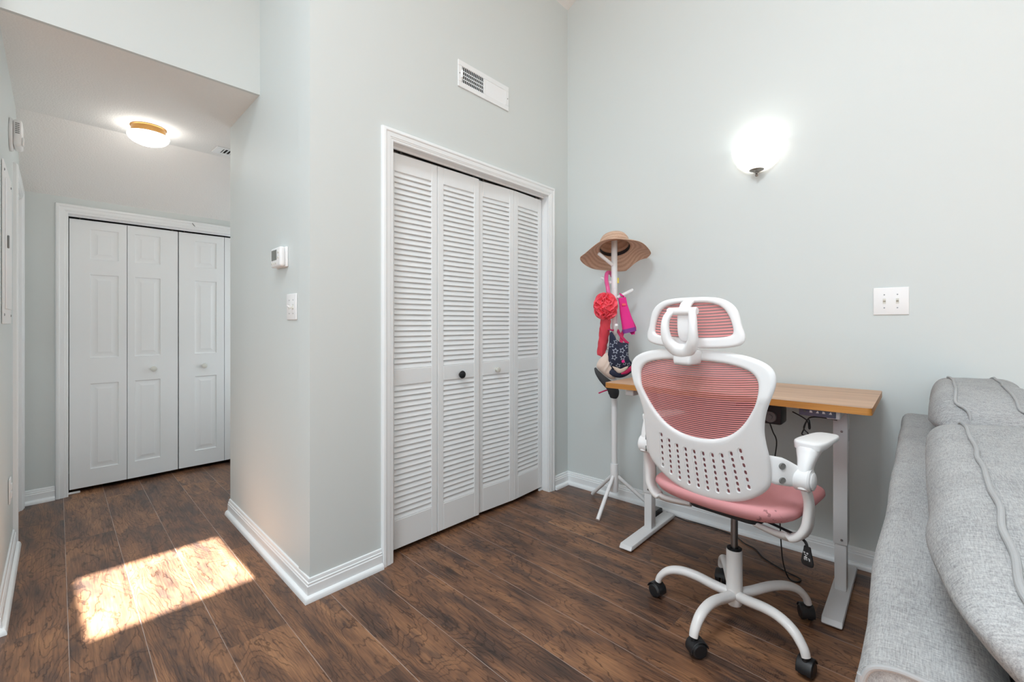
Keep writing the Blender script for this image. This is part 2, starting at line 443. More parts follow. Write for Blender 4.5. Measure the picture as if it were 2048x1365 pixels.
struct('wall_hall_left', bm, M['wall'], smooth=0)
bm = BM()     # wall over and beside the hall mouth
prism(bm, [(xl(2.53) + 0.001, 2.564), (CX0 + 0.05, 2.544), (CX0 + 0.05, 2.564), (xl(2.53) + 0.001, 2.584)], ZH, 3.8)
box(bm, XBK - 0.1, xl(2.53) - 0.001, 2.5305, 2.64, 0, 3.8)
prism(bm, [(xl(2.53) - 0.002, 2.5305), (xl(2.53) + 0.002, 2.564), (xl(2.53) + 0.002, 2.66), (xl(2.53) - 0.002, 2.66)], ZH, 3.8)
struct('wall_header', bm, M['wall'], smooth=0)
# wall behind the lens: an unseen patio opening added for light, and one high window that lets the sun in
SX0, SX1 = 0.115, 0.655; TE = math.tan(math.radians(38)); SZ0, SZ1 = (2.237 - YBACK) * TE, (2.838 - YBACK) * TE
PX0, PX1, PZ = -2.4, 0.9, 2.15
bm = BM()
Y0, Y1 = YBACK - 0.03, YBACK
box(bm, XBK - 0.1, PX0, Y0, Y1, 0, PZ); box(bm, PX1, XB + 0.1, Y0, Y1, 0, PZ); box(bm, XBK - 0.1, XB + 0.1, Y0, Y1, PZ, SZ0)
box(bm, XBK - 0.1, SX0, Y0, Y1, SZ0, SZ1); box(bm, SX1, XB + 0.1, Y0, Y1, SZ0, SZ1); box(bm, XBK - 0.1, XB + 0.1, Y0, Y1, SZ1, 6.6)
struct('wall_back', bm, M['wall'], smooth=0)
WY0, WY1, WZ0, WZ1 = -2.3, 1.9, 1.55, 3.15  # unseen opening for the added side window
bm = BM()
box(bm, XBK - T, XBK, YBACK - 0.1, WY0, 0, 6.6); box(bm, XBK - T, XBK, WY1, 2.64, 0, 6.6); box(bm, XBK - T, XBK, WY0, WY1, 0, WZ0); box(bm, XBK - T, XBK, WY0, WY1, WZ1, 6.6)
struct('wall_left', bm, M['wall'], smooth=0)
# ceilings: vault over the living room, low flat ceiling with a sloped end over the hall
bm = BM()
prism(bm, [(2.66, zceil(2.66)), (YBACK - 0.1, zceil(YBACK - 0.1)), (YBACK - 0.1, zceil(YBACK - 0.1) + 0.12), (2.66, zceil(2.66) + 0.12)], XBK - 0.12, XB + 0.12, f=lambda a, b, h: (h, a, b))
struct('ceiling_vault', bm, M['ceil'], smooth=0)
bm = BM()
prism(bm, [(2.70, ZH), (3.69, ZH), (YF + 0.02, 1.984), (YF + 0.02, 2.60), (2.70, 2.60)], -0.3, 1.9, f=lambda a, b, h: (h, a, b))
prism(bm, [(-0.15, 2.5863), (1.9, 2.5404), (1.9, 2.70), (-0.15, 2.70)], ZH, 2.60)
struct('ceiling_hall', bm, M['ceil'], smooth=0)
# closet interiors
bm = BM(); box(bm, 1.0, 2.685, 2.0005, 2.994, 2.7, 2.78); struct('ceiling_closet', bm, M['ceil'], smooth=0)
bm = BM(); box(bm, -0.3, 2.0, 4.85, 4.93, 0, 2.6); box(bm, -0.3, 2.0, 4.32, 4.93, 2.5, 2.6); box(bm, -0.35, -0.27, 4.32, 4.93, 0, 2.6); box(bm, 1.95, 2.03, 4.32, 4.93, 0, 2.6)
struct('wall_hall_closet', bm, M['wall'], smooth=0)
bm = BM(); box(bm, -1.2, -1.12, 2.64, 4.9, 0, 2.6); box(bm, -1.2, -0.1, 4.35, 4.43, 0, 2.6); box(bm, -1.2, -0.12, 2.64, 4.4, 2.5, 2.6); struct('wall_side_room', bm, M['wall'], smooth=0)

# baseboards
bm = BM(); sweep_h(bm, [(xl(3.468), 3.468), (xl(2.531), 2.531), (-1.6, 2.5305)][::-1], BASEB); struct('baseboard_hall_left', bm, M['trim'])
bm = BM(); sweep_h(bm, [(CX1, CY1), (CX0, CY0), (1.1605, YA)][::1], BASEB); struct('baseboard_hall', bm, M['trim'])
bm = BM(); sweep_h(bm, [(2.514, YA), (XB, YA), (XB, YBACK)], BASEB); struct('baseboard_right', bm, M['trim'])
bm = BM(); sweep_h(bm, [(xl(YF) - 0.01, YF), (FX0 - 0.063, YF)], BASEB); struct('baseboard_hall_end', bm, M['trim'])

# casings and jambs
def fA(a, z, h): return (a, YA - h, z)
def fF(a, z, h): return (a, YF - h, z)
def fL(a, z, h): return (xl(a) + h, a, z)
bm = BM(); casing(bm, fA, OX0, OX1, OZ); struct('trim_1', bm, M['trim'], smooth=25)
bm = BM(); box(bm, OX0 - 0.012, OX0, YA - 0.001, YA + T, 0, OZ + 0.012); box(bm, OX1, OX1 + 0.012, YA - 0.001, YA + T, 0, OZ + 0.012); box(bm, OX0, OX1, YA - 0.001, YA + T, OZ, OZ + 0.012)
box(bm, OX0, OX1, YA + 0.036, YA + 0.046, OZ - 0.011, OZ); struct('trim_2', bm, M['trim'], smooth=0)
bm = BM(); casing(bm, fF, FX0, FX1, FZ); struct('trim_3', bm, M['trim'], smooth=25)
bm = BM(); box(bm, FX0 - 0.012, FX0, YF - 0.001, YF + T, 0, FZ + 0.012); box(bm, FX1, FX1 + 0.012, YF - 0.001, YF + T, 0, FZ + 0.012); box(bm, FX0, FX1, YF - 0.001, YF + T, FZ, FZ + 0.012)
box(bm, FX0, FX1, YF + 0.018, YF + 0.026, FZ - 0.013, FZ); struct('trim_4', bm, M['trim'], smooth=0)
bm = BM(); casing(bm, fL, LY0, LY1, LZ); struct('trim_5', bm, M['trim'], smooth=25)
bm = BM()
for y in (LY0, LY1 - 0.012): prism(bm, [(xl(y), y), (xl(y + 0.012), y + 0.012), (xl(y + 0.012) - T, y + 0.012), (xl(y) - T, y)], 0, LZ)
prism(bm, [(xl(LY0), LY0), (xl(LY1), LY1), (xl(LY1) - T, LY1), (xl(LY0) - T, LY0)], LZ - 0.012, LZ); struct('trim_6', bm, M['trim'], smooth=0)

# white frames for unseen openings that were added to give light
def frame_window(name, f, a0, a1, z0, z1, nx, nz=1, w=0.05):
    bm = BM(); P = lambda a, z, h: f(a, z, h)
    def bar(a, b, c, d): prism(bm, [(a, c), (b, c), (b, d), (a, d)], -0.02, 0.02, f=lambda x, y, h: f(x, y, h))
    bar(a0, a1, z0, z0 + w); bar(a0, a1, z1 - w, z1)
    for i in range(nx + 1):
        c = a0 + w / 2 + (a1 - a0 - w) * i / nx; bar(c - w / 2, c + w / 2, z0, z1)
    return struct(name, bm, M['trim'], smooth=0)
frame_window('added_window_1', lambda a, z, h: (XBK - 0.06 + h, a, z), WY0, WY1, WZ0, WZ1, 4)  # unseen side window, added as a source for the light
# added frame round the overhead lamp that stands in for ceiling bounce
KX, KY, KW, KL_ = -0.55, 0.45, 1.6, 1.1
bm = BM()
for a in ((-KW / 2 - 0.06, -KW / 2, -KL_ / 2 - 0.06, KL_ / 2 + 0.06), (KW / 2, KW / 2 + 0.06, -KL_ / 2 - 0.06, KL_ / 2 + 0.06), (-KW / 2, KW / 2, -KL_ / 2 - 0.06, -KL_ / 2), (-KW / 2, KW / 2, KL_ / 2, KL_ / 2 + 0.06)): box(bm, a[0], a[1], a[2], a[3], -0.05, -0.001)
bm.transform(Matrix.Translation((KX, KY, zceil(KY))) @ Matrix.Rotation(math.atan(-0.5), 4, 'X')); struct('added_lamp_frame', bm, M['trim'], smooth=0)
frame_window('added_window_4', lambda a, z, h: (1.78 + h, a, z), HW[0], HW[1], HW[2], HW[3], 2)  # unseen window, added to brighten the hall
frame_window('added_window_2', lambda a, z, h: (a, YBACK - 0.02 + h, z), PX0, PX1, 0.0, PZ, 3)  # unseen patio frame, added as a source for the light

# ------------------------------------------------------------------ doors
def louver_leaf(door, p0, p1, name='leaf', z0=0.024, z1=2.008):
    """one louvred leaf between two floor points (front face line), built in world space"""
    a = Vector((p0[0], p0[1], 0)); b = Vector((p1[0], p1[1], 0)); d = (b - a).normalized(); n = Vector((d.y, -d.x, 0)); w = (b - a).length; th = 0.028
    f = lambda s, z, h: tuple(a + d * s + n * h + Vector((0, 0, z)))       # h > 0 towards the viewer
    st = 0.040
    bm = BM()
    def slab(s0, s1, za, zb, h0=-th, h1=0.0):
        vs = box(bm, s0, s1, h0, h1, za, zb, 0.002, 1)
    for s0, s1, za, zb in ((0.001, st, z0, z1), (w - st, w - 0.001, z0, z1), (st, w - st, z0, 0.168), (st, w - st, 0.842, 0.923), (st, w - st, 1.917, z1)):
        slab(s0, s1, za, zb)
    bm.transform(Matrix((( d.x, n.x, 0, a.x), (d.y, n.y, 0, a.y), (0, 0, 1, 0), (0, 0, 0, 1))))
    lf = obj(name, bm, M['door'], door, world=True, smooth=30)
    for za, zb, cnt in ((0.923, 1.917, 36), (0.168, 0.842, 24)):
        bm = BM(); pit = (zb - za) / cnt
        for i in range(cnt):
            zc = za + pit * (i + 0.5)
            prism(bm, [(-0.0035, zc - pit * 0.50), (-0.0008, zc - pit * 0.40), (-0.0150, zc + pit * 0.98), (-0.0185, zc + pit * 0.90)], st, w - st, f=lambda h, z, s: f(s, z, h))
        obj('louvre_panel', bm, M['door'], lf, world=True, smooth=30)
    return lf
def knob(bm, p, n, R=0.016, L=0.026):
    lathe(bm, [(0, 0), (R * 0.75, 0), (R * 0.75, 0.002), (R * 0.5, 0.004), (R * 0.45, L * 0.4), (R * 0.8, L * 0.55), (R, L * 0.72), (R * 0.95, L * 0.88), (R * 0.6, L * 0.98), (0, L)], p, n, 20)
d1 = sroot('door_1', (1.228, 1.940, 0))
louver_leaf(d1, (1.228, 1.941), (1.534, 1.934)); l2 = louver_leaf(d1, (1.535, 1.934), (1.840, 1.929))
bm = BM(); lathe(bm, [(0, 0), (0.010, 0), (0.009, 0.008), (0.013, 0.014), (0.021, 0.016), (0.0225, 0.020), (0.020, 0.026), (0.012, 0.031), (0, 0.033)], (1.692, 1.9315, 0.866), (0, -1, 0), 24)
for k in range(7):
    a = k * 0.9; lathe(bm, [(0, 0), (0.004, 0.001), (0.003, 0.003), (0, 0.004)], (1.692 + 0.011 * math.cos(a), 1.903, 0.866 + 0.011 * math.sin(a)), (0, -1, 0), 8)
obj('knob', bm, plain('black_iron', rgb(44, 44, 46), 0.35, 0.6), l2, world=True, label='dark ornamental knob')
d2 = sroot('door_2', (1.842, 1.944, 0))
l3 = louver_leaf(d2, (1.843, 1.945), (2.144, 1.926)); louver_leaf(d2, (2.145, 1.926), (2.446, 1.941))
bm = BM(); knob(bm, (1.990, 1.936, 0.871), (0, -1, 0), 0.0165, 0.028); obj('knob', bm, M['plastic_old'], l3, world=True, label='white round knob')
bm = BM(); box(bm, OX0 + 0.004, OX1 - 0.004, YA + 0.046, YA + 0.075, OZ - 0.006, OZ - 0.001)
for x in (1.30, 1.80, 1.88, 2.38): box(bm, x, x + 0.012, YA + 0.052, YA + 0.066, OZ - 0.02, OZ - 0.006)
struct('trim_7', bm, M['track'], smooth=0)
bm = BM(); box(bm, OX0, OX0 + 0.035, YA + 0.045, YA + 0.06, 0.001, 0.013, 0.002, 1); box(bm, OX1 - 0.035, OX1, YA + 0.045, YA + 0.06, 0.001, 0.013, 0.002, 1); struct('trim_8', bm, M['desk_metal'])

def panel_leaf(door, p0, p1, pa, pb, name='leaf', z0=0.030, z1=1.866):
    """moulded three-panel leaf; pa..pb is the raised panel's span across the leaf"""
    a = Vector((p0[0], p0[1], 0)); b = Vector((p1[0], p1[1], 0)); d = (b - a).normalized(); n = Vector((d.y, -d.x, 0)); w = (b - a).length; th = 0.032
    f = lambda s, z, h: tuple(a + d * s + n * h + Vector((0, 0, z)))
    zs = [(1.600, 1.808), (0.918, 1.494), (0.149, 0.738)]
    bm = BM(); xs = [0.001, pa, pb, w - 0.001]; zz = sorted([z0, z1] + [q for p in zs for q in p])
    g = [[bm.verts.new(f(x, z, 0)) for x in xs] for z in zz]
    for j in range(len(zz) - 1):
        for i in range(3):
            if i == 1 and (zz[j], zz[j + 1]) in zs:
                loop = [g[j][1], g[j][2], g[j + 1][2], g[j + 1][1]]
                for ins, h in ((0.003, -0.0055), (0.010, -0.0065), (0.017, -0.0060), (0.0375, -0.0008), (0.039, -0.0004)):
                    q = [bm.verts.new(f(x, z, h)) for x, z in ((pa + ins, zz[j] + ins), (pb - ins, zz[j] + ins), (pb - ins, zz[j + 1] - ins), (pa + ins, zz[j + 1] - ins))]
                    for k in range(4): bm.faces.new([loop[k], loop[(k + 1) % 4], q[(k + 1) % 4], q[k]])
                    loop = q
                bm.faces.new(loop)
            else: bm.faces.new([g[j][i], g[j][i + 1], g[j + 1][i + 1], g[j + 1][i]])
    B = [bm.verts.new(f(x, z, -th)) for x, z in ((xs[0], z0), (xs[-1], z0), (xs[-1], z1), (xs[0], z1))]
    bm.faces.new(B[::-1])
    left = [r[0] for r in g]; right = [r[-1] for r in g]
    bm.faces.new(left[::-1] + [B[0], B[3]]); bm.faces.new(right + [B[2], B[1]])
    bm.faces.new(g[0] + [B[1], B[0]]); bm.faces.new(g[-1][::-1] + [B[3], B[2]])
    return obj(name, bm, M['door'], door, world=True, smooth=12)
d3 = sroot('door_3', (0.24, 4.25, 0))
panel_leaf(d3, (0.242, 4.251), (0.5405, 4.244), 0.104, 0.252)
f2 = panel_leaf(d3, (0.542, 4.244), (0.843, 4.249), 0.042, 0.192)
bm = BM(); knob(bm, (0.691, 4.2455, 0.818), (0, -1, 0), 0.020, 0.030); obj('knob', bm, M['plastic_old'], f2, world=True, label='pale round knob')
d4 = sroot('door_4', (0.85, 4.25, 0))
f3 = panel_leaf(d4, (0.848, 4.251), (1.1535, 4.242), 0.104, 0.250)
panel_leaf(d4, (1.155, 4.242), (1.462, 4.251), 0.045, 0.195)
bm = BM(); knob(bm, (1.012, 4.245, 0.820), (0, -1, 0), 0.020, 0.030); obj('knob', bm, M['plastic_old'], f3, world=True, label='pale round knob')
bm = BM(); box(bm, FX0, FX0 + 0.06, YF + 0.028, YF + 0.05, 0.001, 0.012, 0.002, 1); struct('trim_9', bm, M['desk_metal'])
bm = BM(); box(bm, FX0 + 0.004, FX1 - 0.004, YF + 0.05, YF + 0.072, FZ - 0.008, FZ - 0.001)
for x in (0.29, 0.80, 0.88): box(bm, x, x + 0.008, YF + 0.045, YF + 0.06, FZ - 0.02, FZ - 0.008)
struct('trim_10', bm, M['track'], smooth=0)
bm = BM(); prism(bm, [(xl(LY0 + 0.014) - 0.085, LY0 + 0.014), (xl(LY1 - 0.014) - 0.085, LY1 - 0.014), (xl(LY1 - 0.014) - 0.118, LY1 - 0.014), (xl(LY0 + 0.014) - 0.118, LY0 + 0.014)], 0.01, LZ - 0.014)
struct('door_5', bm, M['door'], smooth=0)

# ------------------------------------------------------------------ wall and ceiling fittings
def frame_rot(nrm):
    """rotation whose local -y... local axes: x along wall (right when facing it), y into the wall, z up"""
    n = Vector(nrm).normalized(); y = -n; z = Vector((0, 0, 1)); x = y.cross(z).normalized()
    return Matrix((x, y, z)).transposed()
NA, NB, NC, NL = (0, -1, 0), (-1, 0, 0), (-1, 0.0412, 0), (1, -0.0427, 0)
def xc(y): return CX0 + (CX1 - CX0) * (y - CY0) / (CY1 - CY0)

def wall_vent(name, label, loc, nrm, w, h):
    t = thing(name, label, 'air vent', loc, rot=frame_rot(nrm))
    m = 0.03; bm = BM()      # local: x along, y into wall (front is -y), z up
    for a in ((-w / 2, w / 2, h / 2 - m, h / 2), (-w / 2, w / 2, -h / 2, -h / 2 + m), (-w / 2, -w / 2 + m, -h / 2 + m, h / 2 - m), (w / 2 - m, w / 2, -h / 2 + m, h / 2 - m), (-0.008, 0.008, -h / 2 + m, h / 2 - m)):
        box(bm, a[0], a[1], -0.007, 0, a[2], a[3], 0.002, 1)
    obj('frame', bm, M['trim'], t)
    bm = BM(); box(bm, -w / 2 + m * 0.9, w / 2 - m * 0.9, -0.0008, -0.0002, -h / 2 + m * 0.9, h / 2 - m * 0.9); obj('duct_shade_sheet', bm, M['dark'], t, label='flat dark sheet painted as the shade behind the slats')  # flat sheet on the wall, the duct's shade put into its colour
    for sx, ang in ((-1, -0.35), (1, 0.75)):
        bm = BM(); n = 13; x0, x1 = (-w / 2 + m, -0.008) if sx < 0 else (0.008, w / 2 - m)
        for i in range(n):
            c = x0 + (x1 - x0) * (i + 0.5) / n; d = Vector((math.sin(ang), -math.cos(ang))) * (0.0028 if sx < 0 else 0.0052)
            q = Vector((d.y, -d.x)).normalized() * 0.0009
            if sx > 0: d = Vector((0.0049, -0.0022)); q = Vector((0.0004, 0.0011))
            base_ = Vector((c, -0.0036))
            prism(bm, [tuple(base_ - d - q), tuple(base_ + d - q), tuple(base_ + d + q), tuple(base_ - d + q)], -h / 2 + m, h / 2 - m)
        if sx < 0:
            for k in range(1, 4):
                z = -h / 2 + m + (h - 2 * m) * k / 4; box(bm, x0, x1, -0.0016, -0.0009, z - 0.0028, z + 0.0028)
        obj('louvre_bank', bm, M['trim'], t)
    for x in (-w / 2 + 0.011, w / 2 - 0.011):
        bm = BM(); lathe(bm, [(0, 0.0075), (0.004, 0.007), (0.0042, 0.006), (0, 0.006)], (x, 0, 0), (0, -1, 0), 10); obj('screw', bm, M['chrome'], t)
    bm = BM(); box(bm, -w / 2 + 0.022, -w / 2 + 0.027, -0.016, -0.006, -0.022, 0.02, 0.001, 1); obj('damper_lever', bm, M['trim'], t)
    return t
wall_vent('air_vent', 'white rectangular air vent high on the wall above the louvred doors', (1.8425, YA, 2.5405), NA, 0.411, 0.148)

t = thing('ceiling_vent', 'small white vent on the low hall ceiling beside the wall edge', 'air vent', (1.07, 3.545, ZH))
bm = BM(); w, h = 0.33, 0.14
for a in ((-w / 2, w / 2, h / 2 - 0.025, h / 2), (-w / 2, w / 2, -h / 2, -h / 2 + 0.025), (-w / 2, -w / 2 + 0.045, -h / 2 + 0.025, h / 2 - 0.025), (w / 2 - 0.045, w / 2, -h / 2 + 0.025, h / 2 - 0.025)): box(bm, a[0], a[1], a[2], a[3], -0.006, 0, 0.0015, 1)
obj('frame', bm, M['trim'], t)
bm = BM(); box(bm, -w / 2 + 0.04, w / 2 - 0.04, -h / 2 + 0.022, h / 2 - 0.022, -0.0008, -0.0002); obj('duct_shade_sheet', bm, M['dark'], t, label='flat dark sheet painted as the shade behind the slats')  # duct shade painted as a thin dark sheet
bm = BM()
for i in range(11):
    x = -w / 2 + 0.055 + i * 0.022; box(bm, x - 0.0035, x + 0.0035, -h / 2 + 0.024, h / 2 - 0.024, -0.005, -0.002)
obj('louvre_bank', bm, M['trim'], t)

# flush ceiling lamp in the hall
t = thing('ceiling_lamp', 'lit mushroom glass ceiling lamp with brass collar in the hall', 'lamp', (0.542, 3.47, ZH))
bm = BM(); lathe(bm, [(0, 0), (0.088, 0), (0.089, -0.004), (0.083, -0.008), (0.083, -0.038), (0.086, -0.042), (0.0, -0.042)], seg=48); obj('brass_collar', bm, M['brass'], t, label='brass collar')
bm = BM(); lathe(bm, [(0.084, -0.0425), (0.098, -0.046), (0.103, -0.056), (0.098, -0.070), (0.083, -0.086), (0.055, -0.099), (0.025, -0.106), (0, -0.108)], seg=48); obj('glass_shade', bm, M['dome'], t, label='glowing white glass shade')

# half-bowl sconce on the right wall
SY, SZ = 0.645, 2.112
t = thing('wall_sconce', 'lit half-bowl glass sconce on the right wall above the desk', 'lamp', (XB, SY, SZ))
bm = BM(); R = 0.131; prof = []
outer = [(R * math.sin(a), -0.145 * math.cos(a)) for a in [i / 14 * PI / 2 for i in range(15)]]
inner = [(r * 0.955, z * 0.955) for r, z in outer[::-1]]
lathe(bm, [(max(r, 0), z) for r, z in outer + inner], (0, 0, 0), (0, 0, 1), 40, arc=PI, a0=PI / 2)
for v in bm.verts: v.co.x *= 0.90
bmesh.ops.translate(bm, verts=bm.verts[:], vec=(-0.002, 0, 0))
obj('glass_bowl', bm, M['bowl'], t, label='glowing white glass bowl')
bm = BM(); lathe(bm, [(0, -0.002), (0.012, -0.002), (0.034, 0.008), (0.036, 0.011), (0.032, 0.012), (0, 0.012)], (-0.034, 0, -0.150), (0, 0, 1), 24)
obj('finial_cup', bm, M['nickel'], t, label='brushed nickel cup')
bm = BM(); lathe(bm, [(0, -0.0245), (0.005, -0.023), (0.0075, -0.017), (0.0055, -0.011), (0.004, -0.008), (0.008, -0.005), (0.008, 0), (0, 0)], (-0.034, 0, -0.151), (0, 0, 1), 16)
obj('finial', bm, M['nickel'], t)
bm = BM(); box(bm, -0.02, -0.0005, -0.05, 0.05, -0.09, -0.02, 0.004, 2); obj('wall_bracket', bm, M['nickel'], t)

def switch_plate(name, label, loc, nrm, w, h, n, kinds):
    t = thing(name, label, 'light switch', loc, rot=frame_rot(nrm))
    bm = BM(); box(bm, -w / 2, w / 2, -0.006, 0, -h / 2, h / 2, 0.004, 3); obj('cover_plate', bm, M['plastic'], t)
    for i in range(n):
        x = (i - (n - 1) / 2) * 0.046
        mt = M['plastic_old'] if kinds[i] else M['plastic']
        bm = BM(); box(bm, x - 0.0055, x + 0.0055, -0.0068, -0.004, -0.012, 0.012); slot = obj('toggle_slot', bm, M['plastic_old'], t)
        bm = BM(); s = 1 if kinds[i] != 2 else -1
        prism(bm, [(-0.005, -0.005), (-0.005, 0.005), (-0.0165, 0.0035 + 0.007 * s), (-0.0165, -0.0035 + 0.007 * s)], x - 0.0042, x + 0.0042, f=lambda a, b, h: (h, a, b))
        obj('toggle', bm, mt, slot)
        for z in (-0.030, 0.030):
            bm = BM(); lathe(bm, [(0, 0.0072), (0.0028, 0.0066), (0.003, 0.0055), (0, 0.0055)], (x, 0, z), (0, -1, 0), 10); obj('screw', bm, M['chrome'], t)
    return t
switch_plate('light_switch', 'wide white double toggle switch plate on the right wall above desk level', (XB, 0.0985, 1.2555), NB, 0.1255, 0.125, 2, (1, 1))
switch_plate('light_switch', 'white double toggle switch plate below the thermostat on the hall wall', (xc(2.085), 2.085, 1.228), NC, 0.117, 0.117, 2, (0, 2))

# thermostat
t = thing('thermostat', 'white boxy thermostat with grey screen on the hall wall', 'thermostat', (xc(2.20), 2.20, 1.459), rot=frame_rot(NC))
bm = BM(); box(bm, -0.066, 0.066, -0.012, 0, -0.046, 0.046, 0.004, 2); obj('backplate', bm, M['plastic'], t)
bm = BM(); box(bm, -0.064, 0.064, -0.036, -0.012, -0.045, 0.045, 0.010, 4); obj('case', bm, M['plastic'], t)
bm = BM(); box(bm, -0.046, 0.020, -0.0372, -0.0355, -0.014, 0.033, 0.0005, 1); obj('screen', bm, M['lcd'], t, label='grey display screen')
for x, z in ((-0.04, -0.028), (-0.015, -0.028), (0.010, -0.028), (0.040, 0.020), (0.040, -0.004)):
    bm = BM(); box(bm, x - 0.007, x + 0.007, -0.0385, -0.0355, z - 0.0045, z + 0.0045, 0.002, 2); obj('button', bm, M['plastic_old'], t)

# smoke alarm, breaker panel and outlet on the left hall wall
t = thing('smoke_alarm', 'white smoke alarm high on the left hall wall', 'smoke alarm', (xl(3.235) + 0.001, 3.235, 2.062), rot=frame_rot(NL))
bm = BM(); lathe(bm, [(0, 0), (0.078, 0), (0.079, 0.006), (0.074, 0.012), (0, 0.012)], axis=(0, -1, 0), seg=40); obj('mounting_base', bm, M['plastic'], t)
bm = BM(); box(bm, -0.062, 0.062, -0.043, -0.012, -0.064, 0.064, 0.014, 4); obj('case', bm, M['plastic'], t)
bm = BM(); box(bm, -0.060, -0.030, -0.048, -0.042, -0.058, -0.020, 0.004, 2); obj('test_button', bm, M['plastic'], t)
bm = BM()
for i in range(6): box(bm, -0.0632, -0.061, -0.034, -0.020, -0.005 + i * 0.009, -0.001 + i * 0.009)
obj('sounder_grille', bm, M['grey'], t, label='grey sounder slots')

t = thing('breaker_panel', 'white electrical breaker panel cover on the left hall wall', 'electrical panel', (xl(2.985) + 0.001, 2.985, 1.49), rot=frame_rot(NL))
bm = BM(); box(bm, -0.215, 0.215, -0.006, 0, -0.338, 0.338, 0.003, 2); obj('cover_frame', bm, M['plastic'], t)
bm = BM(); box(bm, -0.150, 0.150, -0.012, -0.006, -0.275, 0.275, 0.003, 2); dr = obj('panel_door', bm, M['plastic'], t)
bm = BM(); box(bm, -0.146, -0.132, -0.018, -0.012, -0.02, 0.035, 0.003, 2); obj('latch', bm, M['grey'], dr, label='grey latch')
for x, z in ((-0.19, 0.30), (0.19, 0.30), (-0.19, -0.30), (0.19, -0.30)):
    bm = BM(); lathe(bm, [(0, 0.009), (0.005, 0.008), (0.006, 0.006), (0, 0.006)], (x, 0, z), (0, -1, 0), 12); obj('screw', bm, M['chrome'], t)

t = thing('wall_outlet', 'white outlet plate low on the left hall wall near the doorway', 'outlet', (xl(3.18) + 0.001, 3.18, 0.365), rot=frame_rot(NL))
bm = BM(); box(bm, -0.035, 0.035, -0.006, 0, -0.058, 0.058, 0.003, 2); obj('cover_plate', bm, M['plastic'], t)
for z in (0.02, -0.02):
    bm = BM(); box(bm, -0.016, 0.016, -0.010, -0.006, z - 0.014, z + 0.014, 0.004, 2); obj('socket', bm, M['plastic'], t)

t = thing('hook', 'small metal hook on the top casing of the hall closet', 'hook', (0.929, YF - 0.016, 1.926))
bm = BM(); tube(bm, [(-0.006, 0, 0.012), (-0.002, -0.006, 0.002), (0.004, -0.010, -0.008), (0.009, -0.006, -0.011)], 0.0028, seg=8); obj('bent_wire', bm, M['chrome'], t)
bm = BM(); lathe(bm, [(0, 0), (0.006, 0), (0.005, 0.002), (0, 0.003)], (-0.006, 0, 0.012), (0, -1, 0), 12); obj('screw_head', bm, M['chrome'], t)

# ------------------------------------------------------------------ standing desk
DZ = 0.847
t = desk = thing('standing_desk', 'narrow oak-topped standing desk with pale metal legs along the right wall', 'desk', (2.355, 0.672, 0))
def rr(x0, x1, y0, y1, r, n=5):
    o = []
    for cx, cy, a in ((x1 - r, y1 - r, 0), (x0 + r, y1 - r, 90), (x0 + r, y0 + r, 180), (x1 - r, y0 + r, 270)):
        for k in range(n + 1): o.append((cx + r * math.cos(math.radians(a + 90 * k / n)), cy + r * math.sin(math.radians(a + 90 * k / n))))
    return o
bm = BM(); prism(bm, rr(-0.297, 0.293, -0.545, 0.545, 0.016), DZ - 0.026, DZ)
for f in bm.faces: f.material_index = 0 if abs(f.normal.z) > 0.5 or f.calc_area() > 0.2 else 1
obj('desktop', bm, None, t, smooth=30, mats=[M['oak'], M['oak_edge']])
for s in (-1, 1):
    y = 0.434 if s > 0 else -0.424
    bm = BM(); box(bm, -0.285, 0.268, y - 0.034, y + 0.034, 0.006, 0.030, 0.006, 2)
    for v in bm.verts:
        if v.co.z > 0.02 and abs(abs(v.co.x) - 0.27) < 0.05: v.co.x *= 0.965
    ft = obj('foot', bm, M['desk_metal'], t)
    for x in (-0.25, 0.235):
        bm = BM(); lathe(bm, [(0, 0), (0.016, 0), (0.018, 0.003), (0.014, 0.0065), (0, 0.0065)], (x, y, 0), seg=16); obj('levelling_pad', bm, M['black'], ft, label='black levelling pad')
    bm = BM(); box(bm, -0.027, 0.027, y - 0.021, y + 0.021, 0.030, 0.30, 0.003, 2); obj('lower_leg', bm, M['desk_metal'], t)
    bm = BM(); box(bm, -0.032, 0.032, y - 0.025, y + 0.025, 0.225, DZ - 0.066, 0.003, 2); lg = obj('upper_leg', bm, M['desk_metal'], t)
    for z in (0.245, 0.70):
        bm = BM(); lathe(bm, [(0, 0.003), (0.004, 0.0025), (0.005, 0), (0, 0)], (-0.032, y - 0.005, z), (-1, 0, 0), 10); obj('screw', bm, M['chrome'], lg)
    bm = BM(); box(bm, -0.24, 0.24, y - 0.022, y + 0.022, DZ - 0.064, DZ - 0.0265, 0.003, 1); obj('support_bracket', bm, M['desk_metal'], t)
    if s < 0:
        bm = BM(); box(bm, -0.004, 0.028, y - 0.0256, y - 0.0248, 0.655, 0.705); obj('rating_sticker', bm, plain('sticker', rgb(205, 205, 205), 0.5, var=0.6), lg, label='pale printed rating sticker')
bm = BM(); box(bm, -0.03, 0.03, -0.41, 0.41, DZ - 0.062, DZ - 0.030, 0.003, 1); obj('crossbar', bm, M['black'], t)
bm = BM(); box(bm, -0.060, 0.045, -0.215, -0.125, DZ - 0.150, DZ - 0.030, 0.010, 2); mt = obj('motor_housing', bm, M['black'], t, label='black motor housing')
bm = BM(); lathe(bm, [(0, 0.016), (0.010, 0.016), (0.012, 0.012), (0.024, 0.011), (0.026, 0.004), (0.026, 0), (0, 0)], (-0.060, -0.170, DZ - 0.115), (-1, 0, 0), 24); obj('motor_cap', bm, M['grey'], mt, label='round grey motor cap')
bm = BM(); box(bm, -0.05, 0.04, -0.120, -0.020, DZ - 0.090, DZ - 0.030, 0.006, 2); obj('gearbox', bm, M['black'], mt)
